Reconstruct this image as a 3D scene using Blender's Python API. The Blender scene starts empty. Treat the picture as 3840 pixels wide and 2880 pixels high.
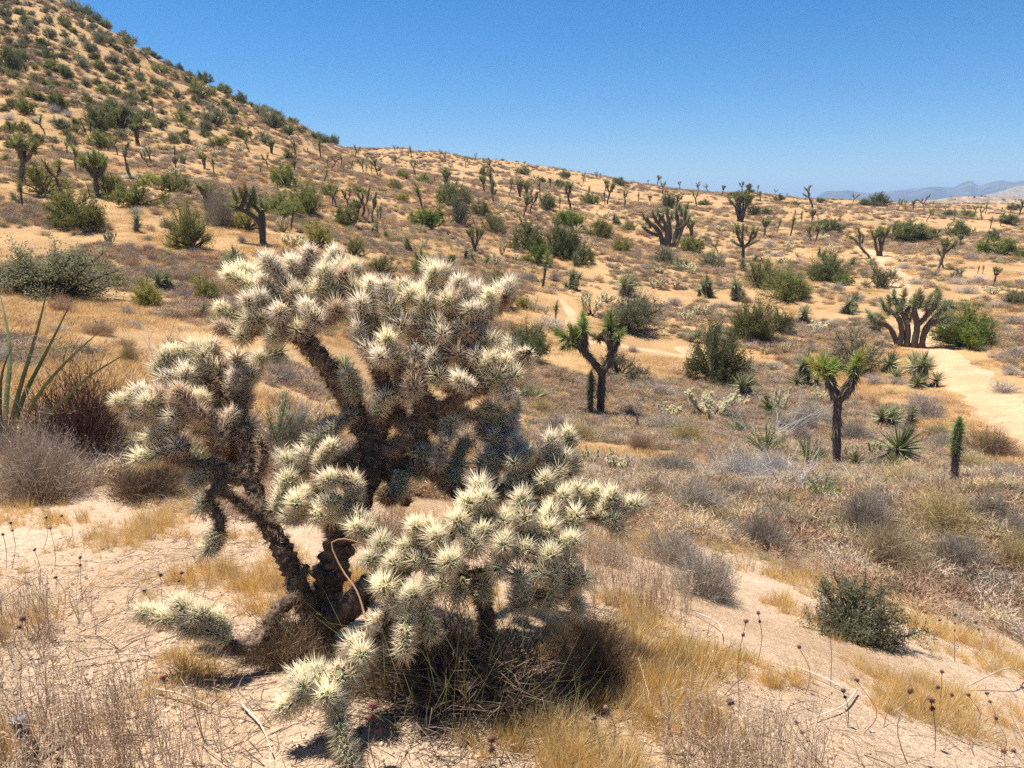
import bpy, math, random
import numpy as np
from mathutils import Vector, Matrix, Quaternion

# ------------------------------------------------------------------ camera, sky, sun, exposure
SC = bpy.context.scene
W, H, F = 1024.0, 768.0, 710.0
PITCH = math.radians(13.9)
EYE = 1.45
SUN_AZ, SUN_EL = -64.0, 71.0

cam_d = bpy.data.cameras.new('camera'); cam = bpy.data.objects.new('camera', cam_d)
SC.collection.objects.link(cam); SC.camera = cam
cam.location = (0, 0, EYE); cam.rotation_euler = (math.pi/2 - PITCH, 0, 0)
cam_d.sensor_fit = 'HORIZONTAL'; cam_d.sensor_width = 36.0; cam_d.lens = 36.0*F/W
cam_d.clip_start = 0.05; cam_d.clip_end = 60000

world = bpy.data.worlds.new('World'); SC.world = world; world.use_nodes = True
wn = world.node_tree; bg = wn.nodes['Background']
sky = wn.nodes.new('ShaderNodeTexSky'); sky.sky_type = 'NISHITA'; sky.sun_disc = False
sky.sun_elevation = math.radians(SUN_EL); sky.sun_rotation = math.radians(SUN_AZ % 360)
sky.altitude = 1300; sky.air_density = 1.0; sky.dust_density = 0.5; sky.ozone_density = 6.0
hsv = wn.nodes.new('ShaderNodeHueSaturation'); hsv.inputs['Saturation'].default_value = 1.36
wn.links.new(sky.outputs[0], hsv.inputs['Color']); wn.links.new(hsv.outputs[0], bg.inputs[0]); bg.inputs[1].default_value = 0.072

sd = bpy.data.lights.new('sun', 'SUN'); sun = bpy.data.objects.new('sun', sd); SC.collection.objects.link(sun)
sd.energy = 4.9; sd.angle = math.radians(0.53); sd.color = (1.0, 0.95, 0.87)
_a, _e = math.radians(SUN_AZ), math.radians(SUN_EL)
SUNDIR = Vector((math.sin(_a)*math.cos(_e), math.cos(_a)*math.cos(_e), math.sin(_e)))
sun.rotation_euler = SUNDIR.to_track_quat('Z', 'Y').to_euler(); sun.location = (0, 0, 60)

vs = SC.view_settings; vs.view_transform = 'Standard'; vs.look = 'None'; vs.gamma = 1.0
vs.use_curve_mapping = False; vs.exposure = 0.90
SC.render.engine = 'CYCLES'
cy = SC.cycles; cy.max_bounces = 6; cy.diffuse_bounces = 4; cy.glossy_bounces = 2; cy.transmission_bounces = 3
cy.transparent_max_bounces = 4; cy.volume_bounces = 0; cy.use_denoising = False; cy.sample_clamp_indirect = 8

rnd = random.Random(11); R = np.random.default_rng(11)
D2R = math.pi/180

# ------------------------------------------------------------------ helpers: meshes
def new_mesh(name, V, T, mats=(), mi=None, smooth=False):
    V = np.asarray(V, dtype=np.float32).reshape(-1, 3); T = np.asarray(T, dtype=np.int32)
    k = T.shape[1]
    me = bpy.data.meshes.new(name); me.vertices.add(len(V)); me.vertices.foreach_set('co', V.ravel())
    me.loops.add(T.size); me.loops.foreach_set('vertex_index', T.ravel())
    me.polygons.add(len(T)); me.polygons.foreach_set('loop_start', np.arange(0, T.size, k, dtype=np.int32))
    for m in mats: me.materials.append(m)
    if mi is not None: me.polygons.foreach_set('material_index', np.asarray(mi, dtype=np.int32))
    if smooth: me.polygons.foreach_set('use_smooth', np.ones(len(T), dtype=bool))
    me.update(); me.validate()
    return me

def join(*parts):
    Vs, Ts, o = [], [], 0
    for V, T in parts:
        if len(V) == 0: continue
        Vs.append(V); Ts.append(T+o); o += len(V)
    return (np.concatenate(Vs), np.concatenate(Ts)) if Vs else (np.zeros((0, 3)), np.zeros((0, 3), int))

def norm(a): return a/np.maximum(np.linalg.norm(a, axis=-1, keepdims=True), 1e-9)

def tube(pts, radii, sides=7, jit=0.0, cap=True):
    P = np.asarray(pts, float); n = len(P); r = np.asarray(radii, float)
    t = norm(np.gradient(P, axis=0)); u = np.cross(t[0], (0.31, 0.9, 0.2)); u /= np.linalg.norm(u)
    V = []
    ang = np.arange(sides)/sides*2*math.pi
    for i in range(n):
        u = u - t[i]*np.dot(u, t[i]); u /= max(np.linalg.norm(u), 1e-9); v = np.cross(t[i], u)
        rr = r[i]*(1+(R.random(sides)-.5)*2*jit)
        V.append(P[i]+np.outer(np.cos(ang)*rr, u)+np.outer(np.sin(ang)*rr, v))
    V = np.concatenate(V); T = []
    for i in range(n-1):
        for s in range(sides):
            a, b = i*sides+s, i*sides+(s+1) % sides
            T += [(a, b, b+sides), (a, b+sides, a+sides)]
    if cap:
        V = np.vstack([V, P[-1]+t[-1]*r[-1]*.6, P[0]]); e = len(V)-2; o = (n-1)*sides
        for s in range(sides):
            T.append((o+s, o+(s+1) % sides, e)); T.append(((s+1) % sides, s, e+1))
    return V, np.array(T)

def resample(pts, n):
    P = np.asarray(pts, float); d = np.r_[0, np.cumsum(np.linalg.norm(np.diff(P, axis=0), axis=1))]
    s = np.linspace(0, d[-1], n)
    if len(P) < 3: return np.stack([np.interp(s, d, P[:, k]) for k in range(3)], 1)
    # Catmull-Rom by Hermite
    m = np.gradient(P, d, axis=0); out = []
    for x in s:
        i = min(np.searchsorted(d, x, 'right')-1, len(P)-2); h = d[i+1]-d[i]; q = (x-d[i])/h
        out.append((2*q**3-3*q**2+1)*P[i]+(q**3-2*q*q+q)*h*m[i]+(-2*q**3+3*q*q)*P[i+1]+(q**3-q*q)*h*m[i+1])
    return np.array(out)

def blades(B, D, L, Wd, droop=0.0, segs=1):
    """flat tapering blades from B along D, length L, width Wd (arrays)"""
    B, D = np.asarray(B, float), norm(np.asarray(D, float)); n = len(B)
    L = np.broadcast_to(L, (n,)); Wd = np.broadcast_to(Wd, (n,))
    s = norm(np.cross(D, norm(R.normal(size=(n, 3)))))*(Wd[:, None]/2)
    if segs == 1:
        V = np.stack([B-s, B+s, B+D*L[:, None]], 1).reshape(-1, 3)
        return V, np.arange(3*n).reshape(-1, 3)
    dr = np.zeros((n, 3)); dr[:, 2] = -1
    rows = []
    for k in range(segs):
        q = k/segs; c = B+D*(L*q)[:, None]+dr*(droop*L*q*q)[:, None]; w = 1-.75*q**1.6
        rows += [c-s*w, c+s*w]
    rows.append(B+D*L[:, None]+dr*(droop*L)[:, None])
    V = np.stack(rows, 1).reshape(-1, 3); m = 2*segs+1; T = []
    for k in range(segs-1): T += [(2*k, 2*k+1, 2*k+3), (2*k, 2*k+3, 2*k+2)]
    T.append((2*segs-2, 2*segs-1, 2*segs)); T = np.array(T)
    return V, (T[None]+(np.arange(n)*m)[:, None, None]).reshape(-1, 3)

def spikes(B, D, L, Wd):
    """thin three-sided needles"""
    B, D = np.asarray(B, float), norm(np.asarray(D, float)); n = len(B)
    s = norm(np.cross(D, norm(R.normal(size=(n, 3))))); u = np.cross(D, s)
    w = (np.broadcast_to(Wd, (n,))/2)[:, None]
    V = np.stack([B+s*w, B-s*w*.5+u*w*.87, B-s*w*.5-u*w*.87, B+D*np.broadcast_to(L, (n,))[:, None]], 1).reshape(-1, 3)
    T = np.array([(0, 1, 3), (1, 2, 3), (2, 0, 3)])
    return V, (T[None]+(np.arange(n)*4)[:, None, None]).reshape(-1, 3)

def frame_to(d):
    return Vector(d).to_track_quat('Z', 'Y').to_matrix()

def xform(VT, M3, scale, pos):
    V, T = VT
    return (V*scale) @ np.array(M3).T + np.asarray(pos), T

# ------------------------------------------------------------------ helpers: materials
def mat(name, col=None, rough=.85, noise=.25, nscale=8.0, trans=0.0, spec=.2, rnd_amt=.25, bump=0.0, bscale=60.0,
        col2=None, n2=3.0, coord='Object', tcol=None, hue=0.0):
    m = bpy.data.materials.new(name); m.use_nodes = True; nt = m.node_tree; N = nt.nodes; Lk = nt.links
    p = N['Principled BSDF']; out = N['Material Output']
    p.inputs['Roughness'].default_value = rough; p.inputs['Specular IOR Level'].default_value = spec
    oi = N.new('ShaderNodeObjectInfo'); tc = N.new('ShaderNodeTexCoord')
    if col is None: base = oi.outputs['Color']
    else:
        rgb = N.new('ShaderNodeRGB'); rgb.outputs[0].default_value = (*col, 1); base = rgb.outputs[0]
        mul0 = N.new('ShaderNodeMix'); mul0.data_type = 'RGBA'; mul0.blend_type = 'MULTIPLY'; mul0.inputs[0].default_value = 1
        Lk.new(base, mul0.inputs[6]); Lk.new(oi.outputs['Color'], mul0.inputs[7]); base = mul0.outputs[2]
    if col2 is not None:
        nz = N.new('ShaderNodeTexNoise'); nz.inputs['Scale'].default_value = n2; nz.inputs['Detail'].default_value = 4
        Lk.new(tc.outputs[coord], nz.inputs['Vector'])
        cr = N.new('ShaderNodeMapRange'); cr.inputs[1].default_value = .42; cr.inputs[2].default_value = .6
        Lk.new(nz.outputs[0], cr.inputs[0])
        mx = N.new('ShaderNodeMix'); mx.data_type = 'RGBA'; Lk.new(cr.outputs[0], mx.inputs[0]); Lk.new(base, mx.inputs[6])
        mx.inputs[7].default_value = (*col2, 1); base = mx.outputs[2]
    n1 = N.new('ShaderNodeTexNoise'); n1.inputs['Scale'].default_value = nscale; n1.inputs['Detail'].default_value = 3
    Lk.new(tc.outputs[coord], n1.inputs['Vector'])
    mr = N.new('ShaderNodeMapRange'); mr.inputs[1].default_value = .3; mr.inputs[2].default_value = .7
    mr.inputs[3].default_value = 1-noise; mr.inputs[4].default_value = 1+noise; Lk.new(n1.outputs[0], mr.inputs[0])
    rr = N.new('ShaderNodeMapRange'); rr.inputs[3].default_value = 1-rnd_amt; rr.inputs[4].default_value = 1+rnd_amt
    Lk.new(oi.outputs['Random'], rr.inputs[0])
    mm = N.new('ShaderNodeMath'); mm.operation = 'MULTIPLY'; Lk.new(mr.outputs[0], mm.inputs[0]); Lk.new(rr.outputs[0], mm.inputs[1])
    hs = N.new('ShaderNodeHueSaturation'); Lk.new(mm.outputs[0], hs.inputs['Value']); Lk.new(base, hs.inputs['Color'])
    if hue:
        hr = N.new('ShaderNodeMapRange'); hr.inputs[3].default_value = .5-hue; hr.inputs[4].default_value = .5+hue
        Lk.new(n1.outputs[0], hr.inputs[0]); Lk.new(hr.outputs[0], hs.inputs['Hue'])
    Lk.new(hs.outputs[0], p.inputs['Base Color'])
    if bump:
        nb = N.new('ShaderNodeTexNoise'); nb.inputs['Scale'].default_value = bscale; nb.inputs['Detail'].default_value = 6
        Lk.new(tc.outputs[coord], nb.inputs['Vector']); bm = N.new('ShaderNodeBump'); bm.inputs['Strength'].default_value = 1
        bm.inputs['Distance'].default_value = bump; Lk.new(nb.outputs[0], bm.inputs['Height']); Lk.new(bm.outputs[0], p.inputs['Normal'])
    if trans:
        tb = N.new('ShaderNodeBsdfTranslucent'); ms = N.new('ShaderNodeMixShader'); ms.inputs[0].default_value = trans
        if tcol: tb.inputs[0].default_value = (*tcol, 1)
        else: Lk.new(hs.outputs[0], tb.inputs[0])
        Lk.new(p.outputs[0], ms.inputs[1]); Lk.new(tb.outputs[0], ms.inputs[2]); Lk.new(ms.outputs[0], out.inputs[0])
    return m

M_leaf = mat('shrub_foliage', None, noise=.35, nscale=5, trans=.42, rnd_amt=.22, hue=.02)
M_twig = mat('dry_twig', None, noise=.3, nscale=6, rnd_amt=.2, trans=.1)
M_bark = mat('shrub_bark', (.085, .068, .055), noise=.3, nscale=14)
M_jbark = mat('joshua_bark', (.125, .098, .078), noise=.45, nscale=24, bump=.012, bscale=26)
M_thatch = mat('dead_leaf_thatch', (.20, .155, .115), noise=.4, nscale=9, trans=.1)
M_jleaf = mat('joshua_leaf', None, noise=.3, nscale=6, trans=.15, rough=.55, spec=.35, rnd_amt=.12)
M_grass = mat('dry_grass_blade', None, noise=.25, nscale=3, trans=.35, rnd_amt=.28)
M_spine = mat('cholla_spine', None, noise=.12, nscale=30, trans=.5, rough=.5, spec=.3, rnd_amt=.1)
M_joint = mat('cholla_flesh', None, noise=.35, nscale=60, rough=.7, rnd_amt=.2, bump=.004, bscale=160)
M_stem = mat('cholla_stem', (.155, .108, .074), noise=.5, nscale=28, col2=(.07, .050, .037), n2=34, bump=.018, bscale=40)
M_seed = mat('seed_head', None, noise=.35, nscale=90)

def ground_mat(name, colA, colB, colC, patch):
    m = bpy.data.materials.new(name); m.use_nodes = True; nt = m.node_tree; N = nt.nodes; Lk = nt.links
    p = N['Principled BSDF']; p.inputs['Roughness'].default_value = .95; p.inputs['Specular IOR Level'].default_value = .1
    tc = N.new('ShaderNodeTexCoord'); C = tc.outputs['Object']
    def noise(s, d=5, rough=.55):
        n = N.new('ShaderNodeTexNoise'); n.inputs['Scale'].default_value = s; n.inputs['Detail'].default_value = d
        n.inputs['Roughness'].default_value = rough; Lk.new(C, n.inputs['Vector']); return n.outputs[0]
    def ramp(s, a, b, lo=0., hi=1.):
        r = N.new('ShaderNodeMapRange'); r.inputs[1].default_value = a; r.inputs[2].default_value = b
        r.inputs[3].default_value = lo; r.inputs[4].default_value = hi; Lk.new(s, r.inputs[0]); return r.outputs[0]
    def mix(f, a, b, mode='MIX'):
        x = N.new('ShaderNodeMix'); x.data_type = 'RGBA'; x.blend_type = mode
        for s, i in ((f, 0), (a, 6), (b, 7)):
            if hasattr(s, 'links'): Lk.new(s, x.inputs[i])
            elif i == 0: x.inputs[0].default_value = s
            else: x.inputs[i].default_value = (*s, 1)
        return x.outputs[2]
    def grey(s):
        return s
    # litter grows with distance into the valley: soil changes from the pale gravelly knoll to the ochre flats
    sep = N.new('ShaderNodeSeparateXYZ'); Lk.new(C, sep.inputs[0])
    far = ramp(sep.outputs[1], 4.5, 13.0)
    pat = ramp(noise(patch), .42, .6)
    base = mix(far, colA, colB)
    f2 = N.new('ShaderNodeMath'); f2.operation = 'MULTIPLY'; Lk.new(pat, f2.inputs[0]); f2.inputs[1].default_value = .75
    c = mix(f2.outputs[0], base, colC)
    c = mix(.75, c, mix(ramp(noise(14, 6, .7), .3, .72), (.72, .70, .68), (1.2, 1.2, 1.2)), 'MULTIPLY')
    c = mix(.8, c, mix(ramp(noise(95, 3, .6), .34, .56), (.62, .58, .55), (1.12, 1.12, 1.12)), 'MULTIPLY')
    vo = N.new('ShaderNodeTexVoronoi'); vo.inputs['Scale'].default_value = 42; Lk.new(C, vo.inputs['Vector'])
    c = mix(.55, c, mix(ramp(vo.outputs['Distance'], .10, .22), (.55, .5, .46), (1.05, 1.05, 1.05)), 'MULTIPLY')
    Lk.new(c, p.inputs['Base Color'])
    b1 = N.new('ShaderNodeBump'); b1.inputs['Distance'].default_value = .05; Lk.new(noise(9, 8, .7), b1.inputs['Height'])
    b2 = N.new('ShaderNodeBump'); b2.inputs['Distance'].default_value = .006; Lk.new(noise(120, 3), b2.inputs['Height']); Lk.new(b1.outputs[0], b2.inputs['Normal'])
    Lk.new(b2.outputs[0], p.inputs['Normal'])
    return m
M_ground = ground_mat('desert_soil', (.66, .485, .33), (.47, .305, .145), (.37, .225, .11), .35)
M_trail = ground_mat('trodden_sand', (.66, .48, .31), (.60, .41, .24), (.50, .32, .18), .8)

# ------------------------------------------------------------------ terrain: height over (azimuth, distance)
NR = [0.3, 1.5, 2.5, 4, 6]
FR = [9, 13, 18, 25, 35, 50, 70, 100, 140, 200, 280]
TAB = {  # azimuth: (heights below the eye near by), (rows of the ground farther out)
 -48: ([-1.36, -1.36, -1.42, -1.6, -1.85], [405, 345, 305, 270, 220, 165, 110, 40, -50, -130, -110]),
 -33: ([-1.38, -1.40, -1.50, -1.72, -2.0], [412, 356, 321, 290, 232, 182, 132, 66, -15, -70, -40]),
 -28: ([-1.38, -1.40, -1.50, -1.75, -2.05], [420, 364, 327, 292, 236, 190, 146, 90, 26, 50, 110]),
 -24: ([-1.39, -1.41, -1.52, -1.78, -2.12], [428, 372, 333, 294, 240, 196, 155, 107, 66, 90, 130]),
 -20: ([-1.39, -1.41, -1.53, -1.82, -2.2], [436, 382, 340, 298, 246, 203, 165, 125, 97, 112, 140]),
 -16: ([-1.40, -1.41, -1.55, -1.86, -2.28], [444, 394, 350, 305, 256, 213, 177, 144, 122, 130, 148]),
 -12.5: ([-1.40, -1.42, -1.56, -1.90, -2.36], [452, 404, 362, 316, 268, 222, 187, 160, 150, 147, 152]),
 -8: ([-1.40, -1.42, -1.58, -1.96, -2.46], [463, 422, 382, 336, 286, 236, 200, 174, 161, 151, 158]),
 0: ([-1.40, -1.42, -1.60, -2.05, -2.62], [478, 446, 412, 365, 314, 264, 226, 198, 180, 167, 174]),
 8: ([-1.40, -1.43, -1.63, -2.12, -2.75], [486, 458, 428, 384, 332, 280, 242, 214, 196, 182, 190]),
 15: ([-1.40, -1.44, -1.66, -2.18, -2.84], [490, 464, 436, 396, 345, 293, 253, 224, 205, 190, 197]),
 22: ([-1.40, -1.45, -1.69, -2.24, -2.92], [493, 469, 441, 402, 353, 301, 260, 231, 211, 199, 206]),
 28: ([-1.40, -1.46, -1.71, -2.28, -2.98], [495, 471, 443, 404, 356, 305, 263, 234, 214, 205, 211]),
 35: ([-1.40, -1.46, -1.74, -2.32, -3.04], [497, 473, 445, 406, 358, 307, 265, 236, 216, 206, 212]),
 48: ([-1.40, -1.48, -1.80, -2.45, -3.25], [505, 478, 449, 410, 362, 310, 268, 238, 218, 207, 213]),
}
AZK = np.array(sorted(TAB)); RK = np.array(NR+FR)
def row_to_tan(az, py):
    v = (384-py)/F
    return math.cos(az*D2R)*math.tan(math.atan(v)-PITCH)
TT = np.array([[z/r for z, r in zip(TAB[a][0], NR)]+[row_to_tan(a, y) for y in TAB[a][1]] for a in AZK])

def pchip(x, y, xi):
    """shape-preserving cubic along the last axis"""
    h = np.diff(x); d = np.diff(y, axis=-1)/h; m = np.zeros_like(y)
    a, b = d[..., :-1], d[..., 1:]; w1 = 2*h[1:]+h[:-1]; w2 = h[1:]+2*h[:-1]
    with np.errstate(divide='ignore', invalid='ignore'):
        g = np.where(a*b > 0, (w1+w2)/(w1/a+w2/b), 0)
    m[..., 1:-1] = g; m[..., 0] = d[..., 0]; m[..., -1] = d[..., -1]
    i = np.clip(np.searchsorted(x, xi, 'right')-1, 0, len(x)-2); q = (xi-x[i])/h[i]
    return ((2*q**3-3*q**2+1)*y[..., i]+(q**3-2*q*q+q)*h[i]*m[..., i]
            + (-2*q**3+3*q*q)*y[..., i+1]+(q**3-q*q)*h[i]*m[..., i+1])

def vnoise(x, y, s, seed):
    x = x/s+seed*17.3; y = y/s+seed*5.1; xi = np.floor(x).astype(np.int64); yi = np.floor(y).astype(np.int64)
    fx, fy = x-xi, y-yi; fx = fx*fx*(3-2*fx); fy = fy*fy*(3-2*fy)
    def h(a, b):
        n = (a*374761393+b*668265263+seed*974711) & 0x7fffffff; n = ((n ^ (n >> 13))*1274126177) & 0x7fffffff
        return ((n ^ (n >> 16)) & 0xffff)/65535.0*2-1
    return ((h(xi, yi)*(1-fx)+h(xi+1, yi)*fx)*(1-fy)+(h(xi, yi+1)*(1-fx)+h(xi+1, yi+1)*fx)*fy)

AZ = np.concatenate([np.arange(-180, -50, 4.0), np.arange(-50, 50.01, .25), np.arange(54, 180.1, 4.0)])
RR = np.concatenate([np.exp(np.linspace(math.log(.3), math.log(330), 250)), [380, 450, 600, 900, 1500, 2600, 4500, 8000, 14000]])
RRc = np.minimum(RR, 280)
tr = pchip(np.log(RK), TT, np.log(RRc))                      # (az keys, r)
azc = np.clip(AZ, -48, 48)
TG = pchip(AZK.astype(float), tr.T, azc).T                   # (az, r)
ZG = TG*RRc[None]
# behind the camera the knoll keeps rising gently
back = np.clip((np.abs(AZ)-50)/80, 0, 1); back = back*back*(3-2*back)
zb = -1.38+.09*RRc
ZG = ZG*(1-back[:, None])+np.minimum(zb, 9)[None]*back[:, None]
# beyond the crest the land falls away to the basin
fall = np.clip((RR-280)/520, 0, 1); fall = fall*fall*(3-2*fall)
ZG = ZG*(1-fall[None])+(-34.0)*fall[None]
XG = np.outer(np.sin(AZ*D2R), RR); YG = np.outer(np.cos(AZ*D2R), RR)
amp = lambda a, r0, r1: a*np.clip((RR-r0)/(r1-r0), 0, 1)[None]
ZG = (ZG+.012*vnoise(XG, YG, .35, 1)+.03*vnoise(XG, YG, 1.3, 2)+amp(.10, 2, 9)*vnoise(XG, YG, 4.2, 3)
      + amp(.55, 25, 60)*vnoise(XG, YG, 13, 4)+amp(1.7, 70, 150)*vnoise(XG, YG, 34, 5)-amp(.9, 60, 120)*np.clip(1-np.abs(vnoise(XG, YG, 22, 6))*3, 0, 1))
ZG += EYE
TGE = (ZG-EYE)/RR[None]

def ground_z(x, y):
    x = np.atleast_1d(np.asarray(x, float)); y = np.atleast_1d(np.asarray(y, float))
    r = np.clip(np.hypot(x, y), .31, 7000); a = np.degrees(np.arctan2(x, y))
    i = np.clip(np.searchsorted(AZ, a, 'right')-1, 0, len(AZ)-2); j = np.clip(np.searchsorted(RR, r, 'right')-1, 0, len(RR)-2)
    u = (a-AZ[i])/(AZ[i+1]-AZ[i]); v = (r-RR[j])/(RR[j+1]-RR[j])
    return (ZG[i, j]*(1-u)+ZG[i+1, j]*u)*(1-v)+(ZG[i, j+1]*(1-u)+ZG[i+1, j+1]*u)*v
def gz(x, y): return float(ground_z(x, y)[0])

CP, SP = math.cos(PITCH), math.sin(PITCH)
def ray(px, py):
    x, y = (px-512)/F, (384-py)/F
    return np.array((x, CP+y*SP, -SP+y*CP))                  # depth 1
def at_depth(px, py, d): return ray(px, py)*d+np.array((0, 0, EYE))
def hit(px, py, rmax=300):
    """where the sight line through a photograph pixel meets the ground, and metres per pixel there"""
    d = ray(px, py); h = math.hypot(d[0], d[1]); t = d[2]/h; a = math.degrees(math.atan2(d[0], d[1]))
    i = int(np.clip(np.searchsorted(AZ, a, 'right')-1, 0, len(AZ)-2)); u = (a-AZ[i])/(AZ[i+1]-AZ[i])
    e = TGE[i]*(1-u)+TGE[i+1]*u; ok = (RR > .9) & (RR < rmax)
    k = np.where(ok & (e >= t))[0]
    if len(k) == 0: j = int(np.argmax(np.where(ok, e, -9))); r = RR[j]
    else:
        j = k[0]; e0, e1 = e[j-1], e[j]; q = np.clip((t-e0)/(e1-e0+1e-9), 0, 1); r = RR[j-1]+(RR[j]-RR[j-1])*q
    x, y = d[0]/h*r, d[1]/h*r
    return np.array((x, y, gz(x, y))), r/h/F
CROPS = {1: (0, 0), 2: (1280, 500), 3: (2560, 500), 4: (0, 900), 5: (900, 900), 6: (2000, 1300), 7: (0, 1920), 8: (1000, 1920), 9: (2560, 1920), 10: (2560, 1200)}
CS = 1280/2212*1024/3840                                      # study-crop pixels to picture pixels
def cp(c, x, y): return (CROPS[c][0]*.266667+x*CS, CROPS[c][1]*.266667+y*CS)
DS = 1024/2212.0                                              # overview pixels to picture pixels

# ------------------------------------------------------------------ helpers: objects
COL = SC.collection
def obj(name, me, parent=None, color=None, kind=None):
    o = bpy.data.objects.new(name, me); COL.objects.link(o)
    if parent is not None: o.parent = parent
    if color is not None: o.color = (*color, 1)
    if kind: o['kind'] = kind
    return o
THINGS = []
def thing(name, cat, group, pos, rot=0.0, scale=(1, 1, 1), tilt=(0, 0), label=None, **info):
    o = bpy.data.objects.new(name, None); COL.objects.link(o); o.empty_display_size = .1
    o.location = pos; o.rotation_euler = (tilt[0], tilt[1], rot); o.scale = scale
    o['category'] = cat
    if group: o['group'] = group
    if label: o['label'] = label
    THINGS.append(dict(o=o, cat=cat, pos=np.array(pos), label=label, **info))
    return o
def structure(name, me): return obj(name, me, kind='structure')

# ------------------------------------------------------------------ the ground
nA, nR = len(AZ), len(RR)
idx = np.arange(nA*nR).reshape(nA, nR)
q = np.stack([idx[:-1, :-1], idx[:-1, 1:], idx[1:, 1:], idx[1:, :-1]], -1).reshape(-1, 4)
V = np.stack([XG, YG, ZG], -1).reshape(-1, 3)
structure('ground', new_mesh('ground', V, q, [M_ground], smooth=True))
# the patch right under the camera
cap_i = idx[:, 0]; Vc = np.vstack([V[cap_i][:-1], [[0, 0, float(ZG[:, 0].mean())]]]); n = len(Vc)-1
structure('ground_underfoot', new_mesh('ground_underfoot', Vc-np.array((0, 0, .002)), [(i, (i+1) % n, n) for i in range(n)], [M_ground]))

def draped(pts, widths, nlen=160, nw=9, lift=.022, rag=.45):
    P = resample([(p[0], p[1], 0) for p in pts], nlen); t = norm(np.gradient(P, axis=0)); s = np.stack([t[:, 1], -t[:, 0], t[:, 2]], 1)
    w = np.interp(np.linspace(0, 1, nlen), np.linspace(0, 1, len(widths)), widths)
    u = np.linspace(-1, 1, nw); ragL = 1+rag*vnoise(P[:, 0], P[:, 1], .9, 7); ragR = 1+rag*vnoise(P[:, 0]+50, P[:, 1], .8, 8)
    X = P[:, None, :]+s[:, None, :]*(u[None, :, None]*w[:, None, None]/2)*np.where(u < 0, ragL[:, None], ragR[:, None])[..., None]
    Z = ground_z(X[..., 0].ravel(), X[..., 1].ravel()).reshape(nlen, nw)+lift*(1-np.abs(u)[None]**4*1.6)
    X[..., 2] = Z; ii = np.arange(nlen*nw).reshape(nlen, nw)
    return X.reshape(-1, 3), np.stack([ii[:-1, :-1], ii[:-1, 1:], ii[1:, 1:], ii[1:, :-1]], -1).reshape(-1, 4), P
tp = [hit(*cp(*c))[0] for c in ((10, 2620, 930), (10, 2250, 690), (10, 2000, 500), (10, 1820, 340), (10, 1690, 225), (3, 1570, 1330), (3, 1470, 1130), (3, 1400, 1010), (3, 1390, 940), (3, 1330, 850), (3, 1230, 770), (3, 1050, 735))]
Vt, Qt, TRAIL = draped(tp, [2.2, 2.1, 1.9, 1.8, 1.8, 1.8, 1.9, 1.9, 2.0, 2.0, 2.0, 1.2])
structure('trail', new_mesh('trail', Vt, Qt, [M_trail], smooth=True))
tp2 = [hit(*cp(*c))[0] for c in ((6, 1330, 60), (6, 950, 10), (2, 2250, 1440), (2, 1950, 1400), (2, 1560, 1330), (2, 1500, 1180), (2, 1430, 1080))]
Vt, Qt, TR2 = draped(tp2, [.3, .55, .6, .6, .7, .6, .25], lift=.018)
structure('side_path', new_mesh('side_path', Vt, Qt, [M_trail], smooth=True))
TRAILS = np.concatenate([TRAIL, TR2])[:, :2]
def trail_dist(x, y):
    x = np.atleast_1d(x); y = np.atleast_1d(y)
    return np.min(np.hypot(x[:, None]-TRAILS[None, :, 0], y[:, None]-TRAILS[None, :, 1]), 1)

# ------------------------------------------------------------------ far land: rocky hill and mountain ranges
def az_tan(px, py):
    d = ray(px, py); h = math.hypot(d[0], d[1]); return math.degrees(math.atan2(d[0], d[1])), d[2]/h
def range_mesh(sky_pts, r_foot, r_crest, r_back, z_foot, seed, rough, cell, az_pad, step=.08, rows=26):
    at = sorted(az_tan(*p) for p in sky_pts); a = np.arange(at[0][0]-az_pad, at[-1][0]+18, step)
    t = pchip(np.array([p[0] for p in at]), np.array([p[1] for p in at]), np.clip(a, at[0][0], at[-1][0]))
    edge = np.clip((a-(at[0][0]-az_pad))/az_pad, 0, 1); crest = t*r_crest*edge+z_foot*(1-edge)
    u = np.linspace(0, 1, rows); r = r_foot+(r_crest-r_foot)*u
    rb = np.linspace(r_crest, r_back, 9)[1:]
    rr = np.r_[r, rb]; prof = np.r_[u**1.25, 1-np.linspace(0, 1, 9)[1:]]
    X = np.outer(np.sin(a*D2R), rr); Y = np.outer(np.cos(a*D2R), rr)
    Z = z_foot+np.outer(crest-z_foot, prof)
    nz = sum(vnoise(X, Y, cell/2**k, seed+k)*.5**k for k in range(4)); ridg = 1-np.abs(sum(vnoise(X, Y, cell*1.4/2**k, seed+9+k)*.55**k for k in range(3)))
    env = np.r_[np.sin(u*math.pi*.93)**.8, np.zeros(8)]
    Z = Z+(nz*.5+ridg-.7)*rough*env[None]*np.clip((crest-z_foot)/50, .15, 1.5)[:, None]+EYE
    Z[:, rows-1] += vnoise(X[:, rows-1], Y[:, rows-1], cell*.12, seed+30)*rough*.10
    ii = np.arange(X.size).reshape(X.shape)
    return np.stack([X, Y, Z], -1).reshape(-1, 3), np.stack([ii[:-1, :-1], ii[:-1, 1:], ii[1:, 1:], ii[1:, :-1]], -1).reshape(-1, 4)
M_rock = mat('rocky_slope', (.33, .235, .165), noise=.35, nscale=.12, col2=(.20, .16, .11), n2=.35, rnd_amt=0, bump=1.2, bscale=.25)
M_mtn = mat('mountain_rock', (.055, .055, .06), noise=.35, nscale=.012, col2=(.11, .095, .085), n2=.006, rnd_amt=0)
sk = [cp(3, x, y) for x, y in ((1380, 462), (1480, 448), (1600, 430), (1700, 420), (1780, 408), (1860, 404), (1960, 408), (2080, 414), (2212, 418), (2400, 424), (2700, 440))]
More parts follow.
